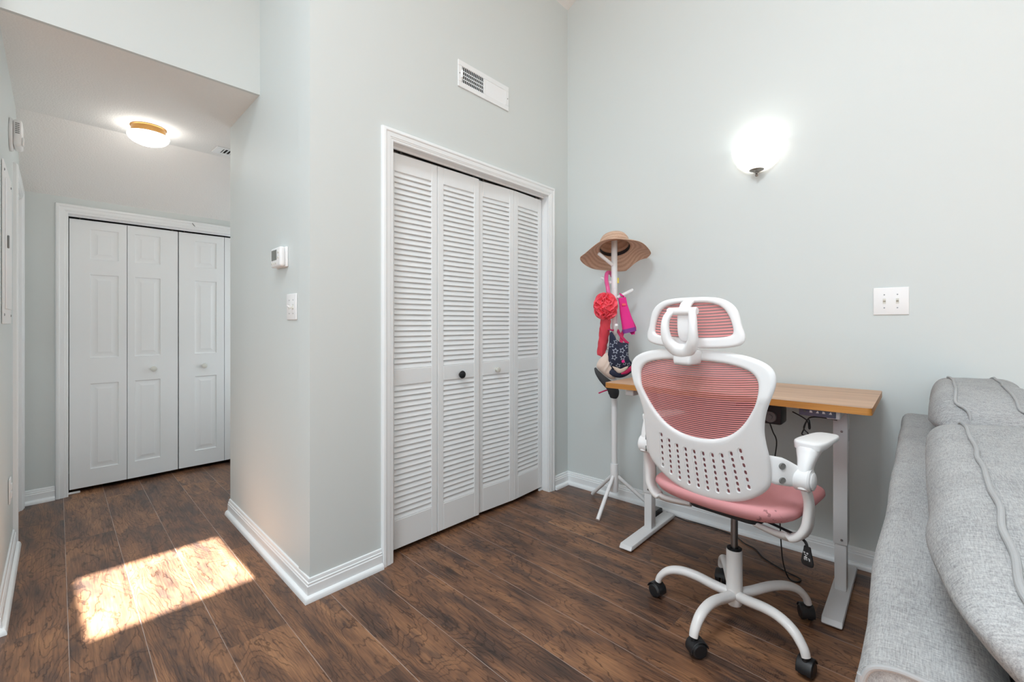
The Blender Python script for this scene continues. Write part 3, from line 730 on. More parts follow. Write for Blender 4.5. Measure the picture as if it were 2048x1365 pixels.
for z in (0.045, 0.062):
    bm = BM(); tube(bm, [(-0.055, 0.0, DZ - z), (-0.06, -0.06, DZ - z - 0.012), (-0.055, -0.11, DZ - z - 0.02)], 0.004, seg=8); obj('motor_lead', bm, M['cable'], mt)
bm = BM(); box(bm, -0.245, -0.215, -0.433, -0.312, DZ - 0.060, DZ - 0.027, 0.003, 2); kp = obj('control_pad', bm, M['slate'], t, label='slate control pad with five buttons')
for i in range(5):
    y = -0.332 - i * 0.021
    bm = BM()
    if i == 0: lathe(bm, [(0, 0.0015), (0.004, 0.001), (0.0045, 0), (0, 0)], (-0.245, y, DZ - 0.042), (-1, 0, 0), 12)
    else: prism(bm, [(y - 0.005, DZ - 0.046), (y + 0.005, DZ - 0.046), (y + 0.001 * (i % 2) * 4, DZ - 0.037), (y - 0.003, DZ - 0.038)], -0.2462, -0.2448, f=lambda a, b, h: (h, a, b))
    obj('button', bm, M['plastic'] if i else M['lcd'], kp)
bm = BM(); tube(bm, [(-0.18, -0.43, DZ - 0.075), (-0.20, -0.38, DZ - 0.068), (-0.21, -0.345, DZ - 0.072), (-0.205, -0.330, DZ - 0.095), (-0.205, -0.322, DZ - 0.125), (-0.205, -0.316, DZ - 0.145), (-0.205, -0.334, DZ - 0.147), (-0.205, -0.337, DZ - 0.138), (-0.205, -0.322, DZ - 0.118), (-0.205, -0.338, DZ - 0.08), (-0.205, -0.344, DZ - 0.112), (-0.205, -0.340, DZ - 0.118), (-0.205, -0.332, DZ - 0.085), (-0.19, -0.28, DZ - 0.06)], 0.0026, seg=8); obj('control_lead', bm, M['cable'], kp)

# power cord hanging from the motor down to the floor, and its black adapter behind the left foot
def wcord(pts, r=0.0028): bm = BM(); tube(bm, pts, r, seg=8, sm=6); return bm
obj('power_cord', wcord([(2.30, 0.505, 0.70), (2.295, 0.492, 0.665), (2.30, 0.478, 0.62), (2.302, 0.487, 0.52), (2.30, 0.478, 0.42), (2.305, 0.468, 0.30), (2.31, 0.462, 0.16), (2.32, 0.455, 0.07), (2.325, 0.435, 0.012), (2.33, 0.405, 0.004), (2.37, 0.40, 0.004), (2.40, 0.47, 0.004), (2.46, 0.565, 0.004), (2.53, 0.62, 0.004), (2.56, 0.68, 0.004), (2.61, 0.74, 0.004), (2.635, 0.84, 0.004), (2.635, 0.95, 0.004), (2.62, 1.02, 0.006), (2.63, 1.13, 0.02)]), M['cable'], desk, world=True, label='thin black power cord')
t = thing('power_adapter', 'black power adapter on the floor behind the left desk foot', 'adapter', (2.598, 1.195, 0))
bm = BM(); box(bm, -0.045, 0.04, -0.038, 0.038, 0, 0.036, 0.006, 2); obj('case', bm, M['black'], t)
bm = BM(); box(bm, -0.035, 0.030, -0.030, 0.030, 0.0362, 0.0372); obj('rating_label', bm, M['grey'], t, label='grey rating label')

# ------------------------------------------------------------------ office chair (local x forward, y left)
chair = thing('office_chair', 'white framed office chair with pink mesh back, headrest and pink seat', 'chair', (1.86, 0.53, 0), math.radians(-7))
AX = [math.radians(a + 7) for a in (26, 98, 170, 242, 314)]
bm = BM(); lathe(bm, [(0, 0.072), (0.024, 0.072), (0.028, 0.078), (0.028, 0.100), (0.029, 0.150), (0.0285, 0.279), (0.0275, 0.284), (0.020, 0.284), (0.020, 0.24), (0, 0.24)], seg=32)
hub = obj('base_column', bm, M['white_metal'], chair)
bm = BM(); lathe(bm, [(0.0, 0.245), (0.0265, 0.2845), (0.0265, 0.289), (0.022, 0.291), (0.0135, 0.289), (0.0135, 0.25), (0, 0.25)], seg=28); obj('collar_ring', bm, M['black'], hub, label='black collar ring')
bm = BM(); lathe(bm, [(0, 0.26), (0.0128, 0.26), (0.0128, 0.455), (0, 0.455)], seg=24); obj('gas_lift', bm, M['chrome'], chair, label='steel gas lift')
def caster():
    """a twin-wheel caster with its swivel at the origin, trailing along +x; returns (hood, wheels, stem)"""
    h = BM(); tube(h, [(0.012 + 0.031 * math.cos(a), 0, 0.0285 + 0.031 * math.sin(a)) for a in [math.radians(q) for q in range(15, 196, 20)]], 0.023, 0.0025, seg=12, sm=2, up=(0, 0, 1), power=4)
    lathe(h, [(0, 0), (0.010, 0), (0.010, 0.018), (0, 0.018)], (0.0, 0, 0.050), (0, 0, 1), 16)
    w = BM()
    for s in (-1, 1): lathe(w, [(0, 0.003), (0.020, 0.003), (0.0265, 0.005), (0.0278, 0.011), (0.0268, 0.019), (0.021, 0.0235), (0, 0.0235)], (0.012, 0, 0.0285), (0, s, 0), 24)
    return h, w
for i, a in enumerate(AX):
    c, s = math.cos(a), math.sin(a); P = lambda r, z: (r * c, r * s, z)
    bm = BM(); tube(bm, [P(0.015, 0.112), P(0.07, 0.121), P(0.14, 0.137), P(0.20, 0.139), P(0.248, 0.124), P(0.280, 0.093), P(0.290, 0.068)], [0.019, 0.0185, 0.0185, 0.0185, 0.018, 0.0165, 0.015], [0.019, 0.0185, 0.0175, 0.0165, 0.015, 0.013, 0.013], seg=18)
    lg = obj('base_leg', bm, M['white_metal'], chair)
    h, w = caster(); ca = (a + PI * 0.9, a - 0.4, a + 2.6, a + 1.9, a + 1.3)[i]
    X = Matrix.Translation(P(0.287, 0)) @ Matrix.Rotation(ca, 4, 'Z')
    h.transform(X); w.transform(X)
    cs = obj('caster', h, M['black'], chair, label='black twin-wheel caster'); obj('wheel', w, M['black'], cs)

# seat
def seat_fn(p, q):
    q.z += 0.016 * (q.x / 0.25) ** 2 * (1 if q.x < 0 else -0.6) + 0.014 * (q.y / 0.25) ** 2
    if p.z < 0: q.x *= 0.97; q.y *= 0.97
    return q
bm = BM(); sellip(bm, (0.03, 0, 0.504), (0.255, 0.255, 0.043), (0.42, 0.62), 64, 20, seat_fn); obj('seat', bm, M['seat'], chair, smooth=80, label='pink padded seat with small scuffs')
bm = BM(); prism(bm, rr(-0.12, 0.17, -0.13, 0.13, 0.04), 0.448, 0.463); obj('seat_plate', bm, M['black'], chair)
bm = BM(); tube(bm, [(-0.03, -0.03, 0.455), (-0.06, -0.14, 0.452), (-0.09, -0.235, 0.449), (-0.106, -0.268, 0.444), (-0.110, -0.276, 0.425)], 0.0045, seg=10); lv = obj('tilt_lever', bm, M['black'], chair, label='black tilt lever')
def pf(a, z, h): # paddle frame: a across (to the right), z up, h towards the back
    return (-0.110 - h * 0.96 - a * 0.28, -0.276 - a * 0.96 + h * 0.28, z)
bm = BM(); tube(bm, [pf(0, z, 0) for z in (0.431, 0.418, 0.400, 0.382, 0.372, 0.3685)], [0.010, 0.012, 0.016, 0.020, 0.018, 0.010], [0.0045, 0.005, 0.006, 0.006, 0.005, 0.003], seg=20, sm=4, up=(0.96, -0.28, 0), power=3)
pd = obj('lever_handle', bm, M['black'], lv)
bm = BM()
def mark(a0, z0, a1, z1, w=0.0011):
    d = Vector((a1 - a0, z1 - z0)); n = Vector((-d.y, d.x)).normalized() * w / 2
    prism(bm, [(a0 - n.x, z0 - n.y), (a1 - n.x, z1 - n.y), (a1 + n.x, z1 + n.y), (a0 + n.x, z0 + n.y)], 0.0058, 0.0068, f=pf)
for q in ((-0.009, 0.4135, -0.003, 0.4135), (0.001, 0.4135, 0.007, 0.4135), (-0.008, 0.4110, -0.003, 0.4110), (0.001, 0.4110, 0.0065, 0.4110), (-0.006, 0.4065, -0.001, 0.4045), (-0.001, 0.4045, 0.004, 0.4068), (-0.001, 0.4045, -0.001, 0.399), (-0.0055, 0.399, 0.004, 0.3995), (-0.0055, 0.399, -0.006, 0.389), (-0.001, 0.399, -0.003, 0.388), (0.0005, 0.399, 0.003, 0.389), (0.006, 0.397, 0.012, 0.3965), (0.008, 0.3935, 0.0125, 0.393), (0.009, 0.3905, 0.012, 0.390)): mark(*q)
obj('printed_marks', bm, M['plastic'], pd, label='white printed chair pictogram', smooth=0)

# back shell
def dz(z): t = min(1, max(0, (z - 0.5) / 0.42)); return 0.20 + 0.11 * t
def pb(l, z, h): return Vector((-dz(z) + 0.35 * l * l - h, l + 0.011, z))
def ph(l, z, h): return Vector((-0.33 + 0.45 * l * l - h, l + 0.005, z))
def closed_loop(half, n=120):
    pts = [Vector((a, b, 0)) for a, b in half]; full = pts + [Vector((-p.x, p.y, 0)) for p in pts[-2:0:-1]]
    S = spline(full, 10, True); L = [0]
    for i in range(len(S)): L.append(L[-1] + (S[(i + 1) % len(S)] - S[i]).length)
    out = []; j = 0
    for k in range(n):
        t = L[-1] * k / n
        while L[j + 1] < t: j += 1
        f = (t - L[j]) / (L[j + 1] - L[j]); out.append(S[j].lerp(S[(j + 1) % len(S)], f))
    return out
def ring_shell(bm, inner, outer, F, R=0.013, back=0.0, m=14):
    n = len(inner); cols = []
    ts = [0.5 - 0.5 * math.cos(PI * i / m) for i in range(m + 1)]
    B, Fr = [], []
    for i in range(n):
        a, b = inner[i], outer[i]; w = (b - a).length; rb, rf = [], []
        for t in ts:
            p = a.lerp(b, t); s = min(t, 1 - t) * w; r = min(R, w * 0.5); k = math.sqrt(max(0, 1 - (1 - min(s / r, 1)) ** 2))
            rb.append(bm.verts.new(F(p.x, p.y, back + R * 0.8 * k)))
            rf.append(bm.verts.new(F(p.x, p.y, back + R * 0.8 * k - 0.006)) if 0 < t < 1 else None)
        B.append(rb); Fr.append(rf)
    for i in range(n):
        i2 = (i + 1) % n
        for j in range(m):
            bm.faces.new([B[i][j], B[i2][j], B[i2][j + 1], B[i][j + 1]])
            if 0 < j < m - 1: bm.faces.new([Fr[i][j], Fr[i][j + 1], Fr[i2][j + 1], Fr[i2][j]])
        bm.faces.new([B[i][0], Fr[i][1], Fr[i2][1], B[i2][0]]); bm.faces.new([B[i][m], B[i2][m], Fr[i2][m - 1], Fr[i][m - 1]])
def disc_fill(bm, loop, F, h, rings=10):
    c = sum(loop, Vector()) / len(loop); prev = None
    for r in range(rings, 0, -1):
        cur = []
        for p in loop: q = c.lerp(p, r / rings); cur.append(bm.verts.new(F(q.x, q.y, h)))
        if prev:
            for i in range(len(loop)): bm.faces.new([prev[i], prev[(i + 1) % len(loop)], cur[(i + 1) % len(loop)], cur[i]])
        prev = cur
    bm.faces.new(prev)
BO = [(0, 1.066), (0.076, 1.064), (0.134, 1.058), (0.190, 1.046), (0.232, 1.027), (0.252, 1.002), (0.255, 0.968), (0.243, 0.925), (0.225, 0.875), (0.215, 0.820), (0.217, 0.770), (0.221, 0.738), (0.222, 0.690), (0.219, 0.645), (0.204, 0.615), (0.172, 0.584), (0.125, 0.555), (0.065, 0.537), (0, 0.531)]
BI = [(0, 1.027), (0.080, 1.025), (0.135, 1.018), (0.180, 1.004), (0.203, 0.982), (0.209, 0.952), (0.202, 0.910), (0.182, 0.867), (0.152, 0.822), (0.112, 0.785), (0.060, 0.762), (0, 0.755)]
lo, li = closed_loop(BO), closed_loop(BI)
# match ring points by angle about the opening's centre so the strips run straight across the frame
def by_angle(loop, c, n=160):
    A = sorted([(math.atan2(p.y - c.y, p.x - c.x), p) for p in loop], key=lambda q: q[0]); out = []
    for k in range(n):
        a = -PI + 2 * PI * (k + 0.5) / n; j = 0
        while j < len(A) and A[j][0] < a: j += 1
        p0 = A[j - 1]; p1 = A[j % len(A)]; a0 = p0[0] - (2 * PI if p0[0] > a else 0); a1 = p1[0] + (2 * PI if p1[0] < a else 0)
        out.append(p0[1].lerp(p1[1], (a - a0) / max(1e-9, a1 - a0)))
    return out
cc = Vector((0, 0.87, 0)); lo2, li2 = by_angle(closed_loop(BO, 400), cc), by_angle(closed_loop(BI, 400), cc)
bm = BM(); ring_shell(bm, li2, lo2, pb, R=0.014, m=18)
shell = obj('back_frame', bm, M['plastic'], chair, smooth=50, label='white back frame with perforated lower shell')
# perforations: ten columns of oval holes, each in a shallow slot
COLS = [((0.1420, 0.738), (0.1550, 0.617), 6), ((0.1120, 0.722), (0.1220, 0.598), 7), ((0.0810, 0.709), (0.0880, 0.584), 7), ((0.0485, 0.703), (0.0520, 0.577), 7), ((0.0162, 0.701), (0.0170, 0.575), 7)]
COLS = COLS + [((-a[0], a[1]), (-b[0], b[1]), n) for a, b, n in COLS]
def capsule_cut(bm, a, b, r, h0, h1, n=10):
    a, b = Vector((a[0], a[1])), Vector((b[0], b[1])); d = b - a; L = d.length; d = d / L if L > 1e-6 else Vector((0, 1)); q = Vector((-d.y, d.x)); o = []
    for k in range(n + 1): t = PI * k / n; o.append(b + q * (r * math.cos(t)) + d * (r * math.sin(t)))
    for k in range(n + 1): t = PI + PI * k / n; o.append(a + q * (r * math.cos(t)) + d * (r * math.sin(t)))
    ls = []
    for h in (h0, h1): ls.append([bm.verts.new(pb(p.x - 0.011 * 0, p.y, h)) for p in o])
    m = len(o); c0 = bm.verts.new(pb(*((a + b) / 2), h0)); c1 = bm.verts.new(pb(*((a + b) / 2), h1))
    for i in range(m):
        bm.faces.new([ls[0][i], ls[0][(i + 1) % m], ls[1][(i + 1) % m], ls[1][i]])
        bm.faces.new([c0, ls[0][(i + 1) % m], ls[0][i]]); bm.faces.new([c1, ls[1][i], ls[1][(i + 1) % m]])
def cut(target, bm):
    me = bpy.data.meshes.new('cutter'); bmesh.ops.recalc_face_normals(bm, faces=bm.faces[:]); bm.to_mesh(me); bm.free()
    co = bpy.data.objects.new('cutter', me); link(co); co.matrix_world = WM[target.name]
    md = target.modifiers.new('b', 'BOOLEAN'); md.operation = 'DIFFERENCE'; md.solver = 'EXACT'; md.object = co
    bpy.context.view_layer.update()
    nm = bpy.data.meshes.new_from_object(target.evaluated_get(bpy.context.evaluated_depsgraph_get()))
    target.modifiers.clear(); old = target.data; target.data = nm; nm.name = target.name
    bpy.data.objects.remove(co); bpy.data.meshes.remove(me); bpy.data.meshes.remove(old)
    for p in nm.polygons: p.use_smooth = True
    nm.set_sharp_from_angle(angle=math.radians(40))
bm = BM()
for a, b, n in COLS:
    A, Bp = Vector(a), Vector(b); d = (Bp - A).normalized()
    capsule_cut(bm, A - d * 0.002, Bp + d * 0.002, 0.0088, 0.0088, 0.05)
cut(shell, bm)
bm = BM()
for a, b, n in COLS:
    A, Bp = Vector(a), Vector(b); d = (Bp - A).normalized()
    for k in range(n):
        c = A.lerp(Bp, k / (n - 1)); capsule_cut(bm, c - d * 0.0028, c + d * 0.0028, 0.0043, -0.05, 0.05, 6)
cut(shell, bm)
bm = BM(); disc_fill(bm, [cc.lerp(p, 1.03) for p in li2], pb, -0.002, 14); obj('back_mesh', bm, M['backmesh'], chair, smooth=80, label='pink ribbed mesh panel')
# padded pink lumbar cloth on the front of the perforated shell
LB = [(0, 0.748), (0.07, 0.752), (0.13, 0.765), (0.18, 0.77), (0.195, 0.72), (0.19, 0.66), (0.16, 0.61), (0.10, 0.575), (0, 0.56)]
bm = BM(); disc_fill(bm, closed_loop(LB, 80), pb, -0.008, 8); obj('lumbar_cloth', bm, M['seat'], chair, smooth=80, label='pink lumbar cloth')

# headrest
HO = [(0, 1.241), (0.055, 1.240), (0.098, 1.234), (0.129, 1.219), (0.148, 1.198), (0.157, 1.172), (0.163, 1.143), (0.172, 1.116), (0.170, 1.094), (0.154, 1.082), (0.115, 1.074), (0.06, 1.070), (0, 1.069)]
HI = [(0, 1.222), (0.05, 1.221), (0.088, 1.213), (0.112, 1.197), (0.128, 1.170), (0.137, 1.140), (0.138, 1.122), (0.128, 1.113), (0.09, 1.107), (0, 1.104)]
hc = Vector((0, 1.16, 0)); ho, hi = by_angle(closed_loop(HO, 300), hc, 120), by_angle(closed_loop(HI, 300), hc, 120)
bm = BM(); ring_shell(bm, hi, ho, ph, R=0.012, m=12); hr = obj('headrest_frame', bm, M['plastic'], chair, smooth=60)
bm = BM(); disc_fill(bm, [hc.lerp(p, 1.04) for p in hi], ph, -0.003, 10); obj('headrest_mesh', bm, M['headmesh'], hr, smooth=80, label='pink ribbed headrest mesh')
# headrest bracket: flat stem, pivot and U-shaped yoke clamped on the back frame
bm = BM(); tube(bm, [(-0.340, 0.006, 1.226), (-0.358, 0.006, 1.215), (-0.372, 0.006, 1.190), (-0.376, 0.006, 1.160), (-0.372, 0.006, 1.120), (-0.356, 0.006, 1.098)], 0.020, 0.006, seg=16, up=(1, 0, 0.2), power=4); st = obj('headrest_stem', bm, M['plastic'], chair)
bm = BM(); lathe(bm, [(0, -0.052), (0.011, -0.052), (0.013, -0.048), (0.013, 0.046), (0.011, 0.050), (0, 0.050)], (-0.384, 0.006, 1.193), (0, 1, 0), 24); obj('pivot', bm, M['plastic'], st)
bm = BM(); tube(bm, [(-0.390, 0.040, 1.194), (-0.402, 0.052, 1.170), (-0.406, 0.055, 1.135), (-0.398, 0.050, 1.095), (-0.384, 0.032, 1.069), (-0.380, 0.006, 1.061), (-0.384, -0.020, 1.069), (-0.398, -0.038, 1.095), (-0.406, -0.043, 1.135), (-0.402, -0.040, 1.170), (-0.390, -0.030, 1.194)], [0.011, 0.012, 0.013, 0.016, 0.021, 0.024, 0.021, 0.016, 0.013, 0.012, 0.011], [0.010, 0.012, 0.014, 0.017, 0.019, 0.020, 0.019, 0.017, 0.014, 0.012, 0.010], seg=16, up=(1, 0, 0.35), power=2.6)
yk = obj('headrest_yoke', bm, M['plastic'], chair, smooth=60)
bm = BM(); box(bm, -0.392, -0.306, -0.030, 0.042, 1.015, 1.064, 0.012, 3)
for v in bm.verts:
    if v.co.z < 1.04: v.co.y = 0.006 + (v.co.y - 0.006) * 0.86
obj('clamp', bm, M['plastic'], yk)

# arms
def loft(bm, secs, seg=28, p=2.8):
    rows = []
    for cx, cy, z, rx, ry in spline4(secs):
        row = []
        for k in range(seg):
            a = 2 * PI * k / seg; c, d = math.cos(a), math.sin(a)
            row.append(bm.verts.new((cx + rx * math.copysign(abs(c) ** (2 / p), c), cy + ry * math.copysign(abs(d) ** (2 / p), d), z)))
        rows.append(row)
    for A, B in zip(rows, rows[1:]):
        for k in range(seg): bm.faces.new([A[k], A[(k + 1) % seg], B[(k + 1) % seg], B[k]])
    bm.faces.new(rows[0][::-1]); bm.faces.new(rows[-1])
def spline4(secs, n=4):
    P = spline([Vector(s[:3]) for s in secs], n); Q = spline([Vector((s[3], s[4], 0)) for s in secs], n)
    return [(a.x, a.y, a.z, b.x, b.y) for a, b in zip(P, Q)]
for s in (-1, 1):
    Y = lambda l: 0.011 + s * l
    bm = BM(); tube(bm, [(-0.226, Y(0.204), 0.692), (-0.200, Y(0.232), 0.682), (-0.165, Y(0.252), 0.668), (-0.150, Y(0.262), 0.662)], [0.005, 0.012, 0.014, 0.014], [0.040, 0.044, 0.038, 0.034], seg=18, power=3); ab = obj('arm_bracket', bm, M['plastic'], chair)
    for z in (0.700, 0.655):
        bm = BM(); lathe(bm, [(0, 0.0155), (0.0085, 0.0155), (0.0095, 0.0165), (0.0105, 0.0155), (0.0105, 0.010), (0, 0.010)], (-0.196, Y(0.234), z), (-0.55, s * 0.83, 0), 16); obj('bolt_hole_disc', bm, M['grey'], ab, label='grey disc for a shaded bolt hole')  # grey stands in for the shade inside the bolt hole
    bm = BM(); lathe(bm, [(0, 0), (0.036, 0), (0.038, 0.004), (0.038, 0.040), (0.034, 0.045), (0.020, 0.046), (0, 0.046)], (-0.135, Y(0.262), 0.655), (0, s, 0), 32); hb = obj('arm_hub', bm, M['plastic'], chair)
    bm = BM(); lathe(bm, [(0, 0.0462), (0.024, 0.0462), (0.028, 0.050), (0.022, 0.053), (0, 0.054)], (-0.135, Y(0.262), 0.652), (0, s, 0), 28); obj('hub_cap', bm, M['plastic'], hb)
    bm = BM(); loft(bm, [(-0.135, Y(0.287), 0.630, 0.034, 0.018), (-0.132, Y(0.287), 0.660, 0.032, 0.018), (-0.126, Y(0.287), 0.690, 0.032, 0.020), (-0.110, Y(0.287), 0.715, 0.037, 0.025), (-0.086, Y(0.286), 0.735, 0.050, 0.032), (-0.052, Y(0.286), 0.747, 0.078, 0.038), (-0.018, Y(0.286), 0.754, 0.108, 0.041)]); obj('arm_post', bm, M['plastic'], chair, smooth=60)
    bm = BM(); sellip(bm, (0.008, Y(0.286), 0.757), (0.132, 0.043, 0.011), (0.5, 0.45), 48, 12, lambda p, q: Vector((q.x, q.y * (1.0 - 0.12 * p.x), q.z - 0.006 * p.x + (-(0.012 * max(0, -p.x)) if p.z < 0 else 0)))); obj('arm_pad', bm, M['plastic'], chair, smooth=60)
    bm = BM(); tube(bm, [(-0.132, Y(0.282), 0.640), (-0.112, Y(0.290), 0.590), (-0.104, Y(0.290), 0.540), (-0.108, Y(0.284), 0.490), (-0.112, Y(0.262), 0.456), (-0.108, Y(0.215), 0.440), (-0.085, Y(0.120), 0.440)], [0.022, 0.026, 0.028, 0.028, 0.027, 0.025, 0.022], [0.012, 0.013, 0.014, 0.014, 0.013, 0.011, 0.009], seg=16, up=(0, s, 0.4), power=3); obj('arm_loop', bm, M['white_metal'], chair, smooth=60)

# ------------------------------------------------------------------ coat rack (local x to the right, y away from the lens, z up)
RZ = math.atan2(-0.741, 0.672); RX, RY = 2.500, 1.408
SC_ = 0.003108
def R(u, v, d=0.0):
    """rack-local point, measured in steps of 3.1 mm from the pole (u, v) and d metres behind it"""
    k = 1 + d / 2.8
    return Vector(((u - 1227.5) * SC_ * k, d, 1.15 - (v - 649) * SC_ * k))
rack = thing('coat_rack', 'white tripod coat rack hung with hats and bags in the corner', 'coat rack', (RX, RY, 0), RZ)
bm = BM(); lathe(bm, [(0, 0.26), (0.0175, 0.26), (0.0175, 0.6425), (0, 0.6425)], seg=20); obj('lower_pole', bm, M['white_rack'], rack)
bm = BM(); lathe(bm, [(0, 0.6430), (0.0180, 0.6430), (0.0182, 1.370), (0, 1.370)], seg=20); obj('middle_pole', bm, M['white_rack'], rack)
bm = BM(); lathe(bm, [(0, 1.3705), (0.0185, 1.3705), (0.0185, 1.688), (0.015, 1.694), (0, 1.695)], seg=20); obj('upper_pole', bm, M['white_rack'], rack)
bm = BM(); lathe(bm, [(0, 0.112), (0.0235, 0.112), (0.0245, 0.116), (0.0245, 0.279), (0.0235, 0.283), (0, 0.283)], seg=24); obj('base_sleeve', bm, M['white_rack'], rack)
iw = Matrix.Rotation(-RZ, 3, 'Z')
for wx, wy in ((2.600, 1.628), (2.272, 1.388), (2.640, 1.212)):
    e = iw @ Vector((wx - RX, wy - RY, 0)); r = e.length; n = e / r
    bm = BM(); tube(bm, [n * 0.018 + Vector((0, 0, 0.207)), n * 0.10 + Vector((0, 0, 0.135)), n * r + Vector((0, 0, 0.0125))], 0.0115, seg=14, sm=0); obj('leg', bm, M['white_rack'], rack)
for (a, b) in ((R(1223, 530, -0.01), R(1192, 507, -0.05)), (R(1223, 567, 0.01), R(1205, 555, 0.05)), (R(1233, 596, 0), R(1265.5, 580, 0.01)), (R(1227, 675, -0.01), R(1224, 650, -0.10)), (R(1222, 702, 0), R(1195.5, 686.5, 0.0)), (R(1232, 733, 0), R(1256, 721, 0.02))):
    bm = BM(); d = (b - a).normalized(); tube(bm, [a, b - d * 0.003, b], [0.0105, 0.0105, 0.0085], seg=14, sm=0); obj('peg', bm, M['white_rack'], rack)

def rack_pt(p): return Matrix.Translation((RX, RY, 0)) @ Matrix.Rotation(RZ, 4, 'Z') @ Vector(p)
# straw hat
ct = rack_pt(R(1229.5, 497, 0.012)); tl = math.radians(24)
ef = Vector((0.741, 0.672, 0)); er = Vector((0.672, -0.741, 0)); nz = (ef * math.sin(tl) + Vector((0, 0, 1)) * math.cos(tl)); ny = nz.cross(er)
hat = thing('straw_hat', 'wide-brimmed woven straw sun hat on top of the coat rack', 'hat', ct, rot=Matrix((er, ny, nz)).transposed())
def brim(r, a):       # a: 0 right, 90 away, 270 near
    s = (r - 0.094) / 0.110; near = max(0, -math.sin(a))
    return -0.046 * s ** 1.4 - 0.030 * near * s + 0.012 * s * math.sin(3 * a + 0.6) + 0.006 * s * math.sin(5 * a)
bm = BM(); n = 96; rows = []
for j in range(13):
    row = []
    for i in range(n):
        a = 2 * PI * i / n; r = 0.094 + (0.110 + 0.008 * math.sin(3 * a) + 0.012 * (abs(math.cos(a)) ** 6)) * j / 12
        row.append((bm.verts.new((r * math.cos(a), r * math.sin(a), brim(r, a))), bm.verts.new((r * math.cos(a), r * math.sin(a), brim(r, a) + 0.003))))
    rows.append(row)
for j in range(12):
    for i in range(n):
        k = (i + 1) % n
        bm.faces.new([rows[j][i][0], rows[j][k][0], rows[j + 1][k][0], rows[j + 1][i][0]]); bm.faces.new([rows[j][i][1], rows[j + 1][i][1], rows[j + 1][k][1], rows[j][k][1]])
for i in range(n):
    k = (i + 1) % n; bm.faces.new([rows[12][i][0], rows[12][k][0], rows[12][k][1], rows[12][i][1]]); bm.faces.new([rows[0][i][0], rows[0][i][1], rows[0][k][1], rows[0][k][0]])
obj('brim', bm, M['straw'], hat, smooth=70)
bm = BM(); cp = [(0.095, 0.0), (0.093, 0.03), (0.088, 0.058), (0.078, 0.076), (0.055, 0.086), (0.02, 0.089), (0, 0.089)]
lathe(bm, cp + [(max(r - 0.003, 0), z - 0.003) for r, z in cp[::-1]], seg=64); bmesh.ops.remove_doubles(bm, verts=bm.verts[:], dist=1e-6); obj('crown', bm, M['straw'], hat, smooth=60)
bm = BM(); lathe(bm, [(0.0915, 0.0), (0.0905, 0.024), (0.0895, 0.024), (0.0905, 0.0), (0.0915, 0.0)], seg=64); obj('sweatband', bm, M['capblack'], hat, label='black inner sweatband')
bm = BM(); tube(bm, [(0.0965 * math.cos(a), 0.0965 * math.sin(a), 0.016) for a in [math.radians(q) for q in range(268, 328, 6)]], 0.0015, seg=6, sm=2); obj('stitch_cord', bm, M['straw'], hat, label='dark cord around the crown')

def pillow(bm, loop, D, d0, n=0, rings=7, fold=None, back=0.35):
    """inflate an outline of rack-local (u, v) steps into a rounded cloth body of half depth D"""
    P = spline([Vector((u, v, 0)) for u, v in loop], 5, True); c = sum(P, Vector()) / len(P); m = len(P)
    def lay(sign):
        prev = None; out = []
        for r in range(rings + 1):
            t = math.sin(PI / 2 * r / rings); row = []
            for i, p in enumerate(P):
                q = c.lerp(p, 1 - r / rings * 0.985); h = D * math.sqrt(max(0, 1 - (1 - r / rings) ** 2)) * (1 if sign < 0 else back)
                if fold: h += fold(q, r / rings)
                row.append(R(q.x, q.y, d0 + sign * h))
            out.append(row)
        return out
    F_, B_ = lay(-1), lay(1)
    vf = [[bm.verts.new(p) for p in row] for row in F_]; vb = [vf[0]] + [[bm.verts.new(p) for p in row] for row in B_[1:]]
    for g in (vf, vb):
        for a, b in zip(g, g[1:]):
            for i in range(m): bm.faces.new([a[i], a[(i + 1) % m], b[(i + 1) % m], b[i]])
        bm.faces.new(g[-1])
RL = (RX, RY, 0)
def rthing(name, label, cat, uv, d=0.0):
    p = rack_pt(R(uv[0], uv[1], d)); return thing(name, label, cat, p, RZ)
def rpart(name, bm, mat, t, par=None, **kw):
    bm.transform(Matrix.Translation((RX, RY, 0)) @ Matrix.Rotation(RZ, 4, 'Z')); return obj(name, bm, mat, par or t, world=True, **kw)
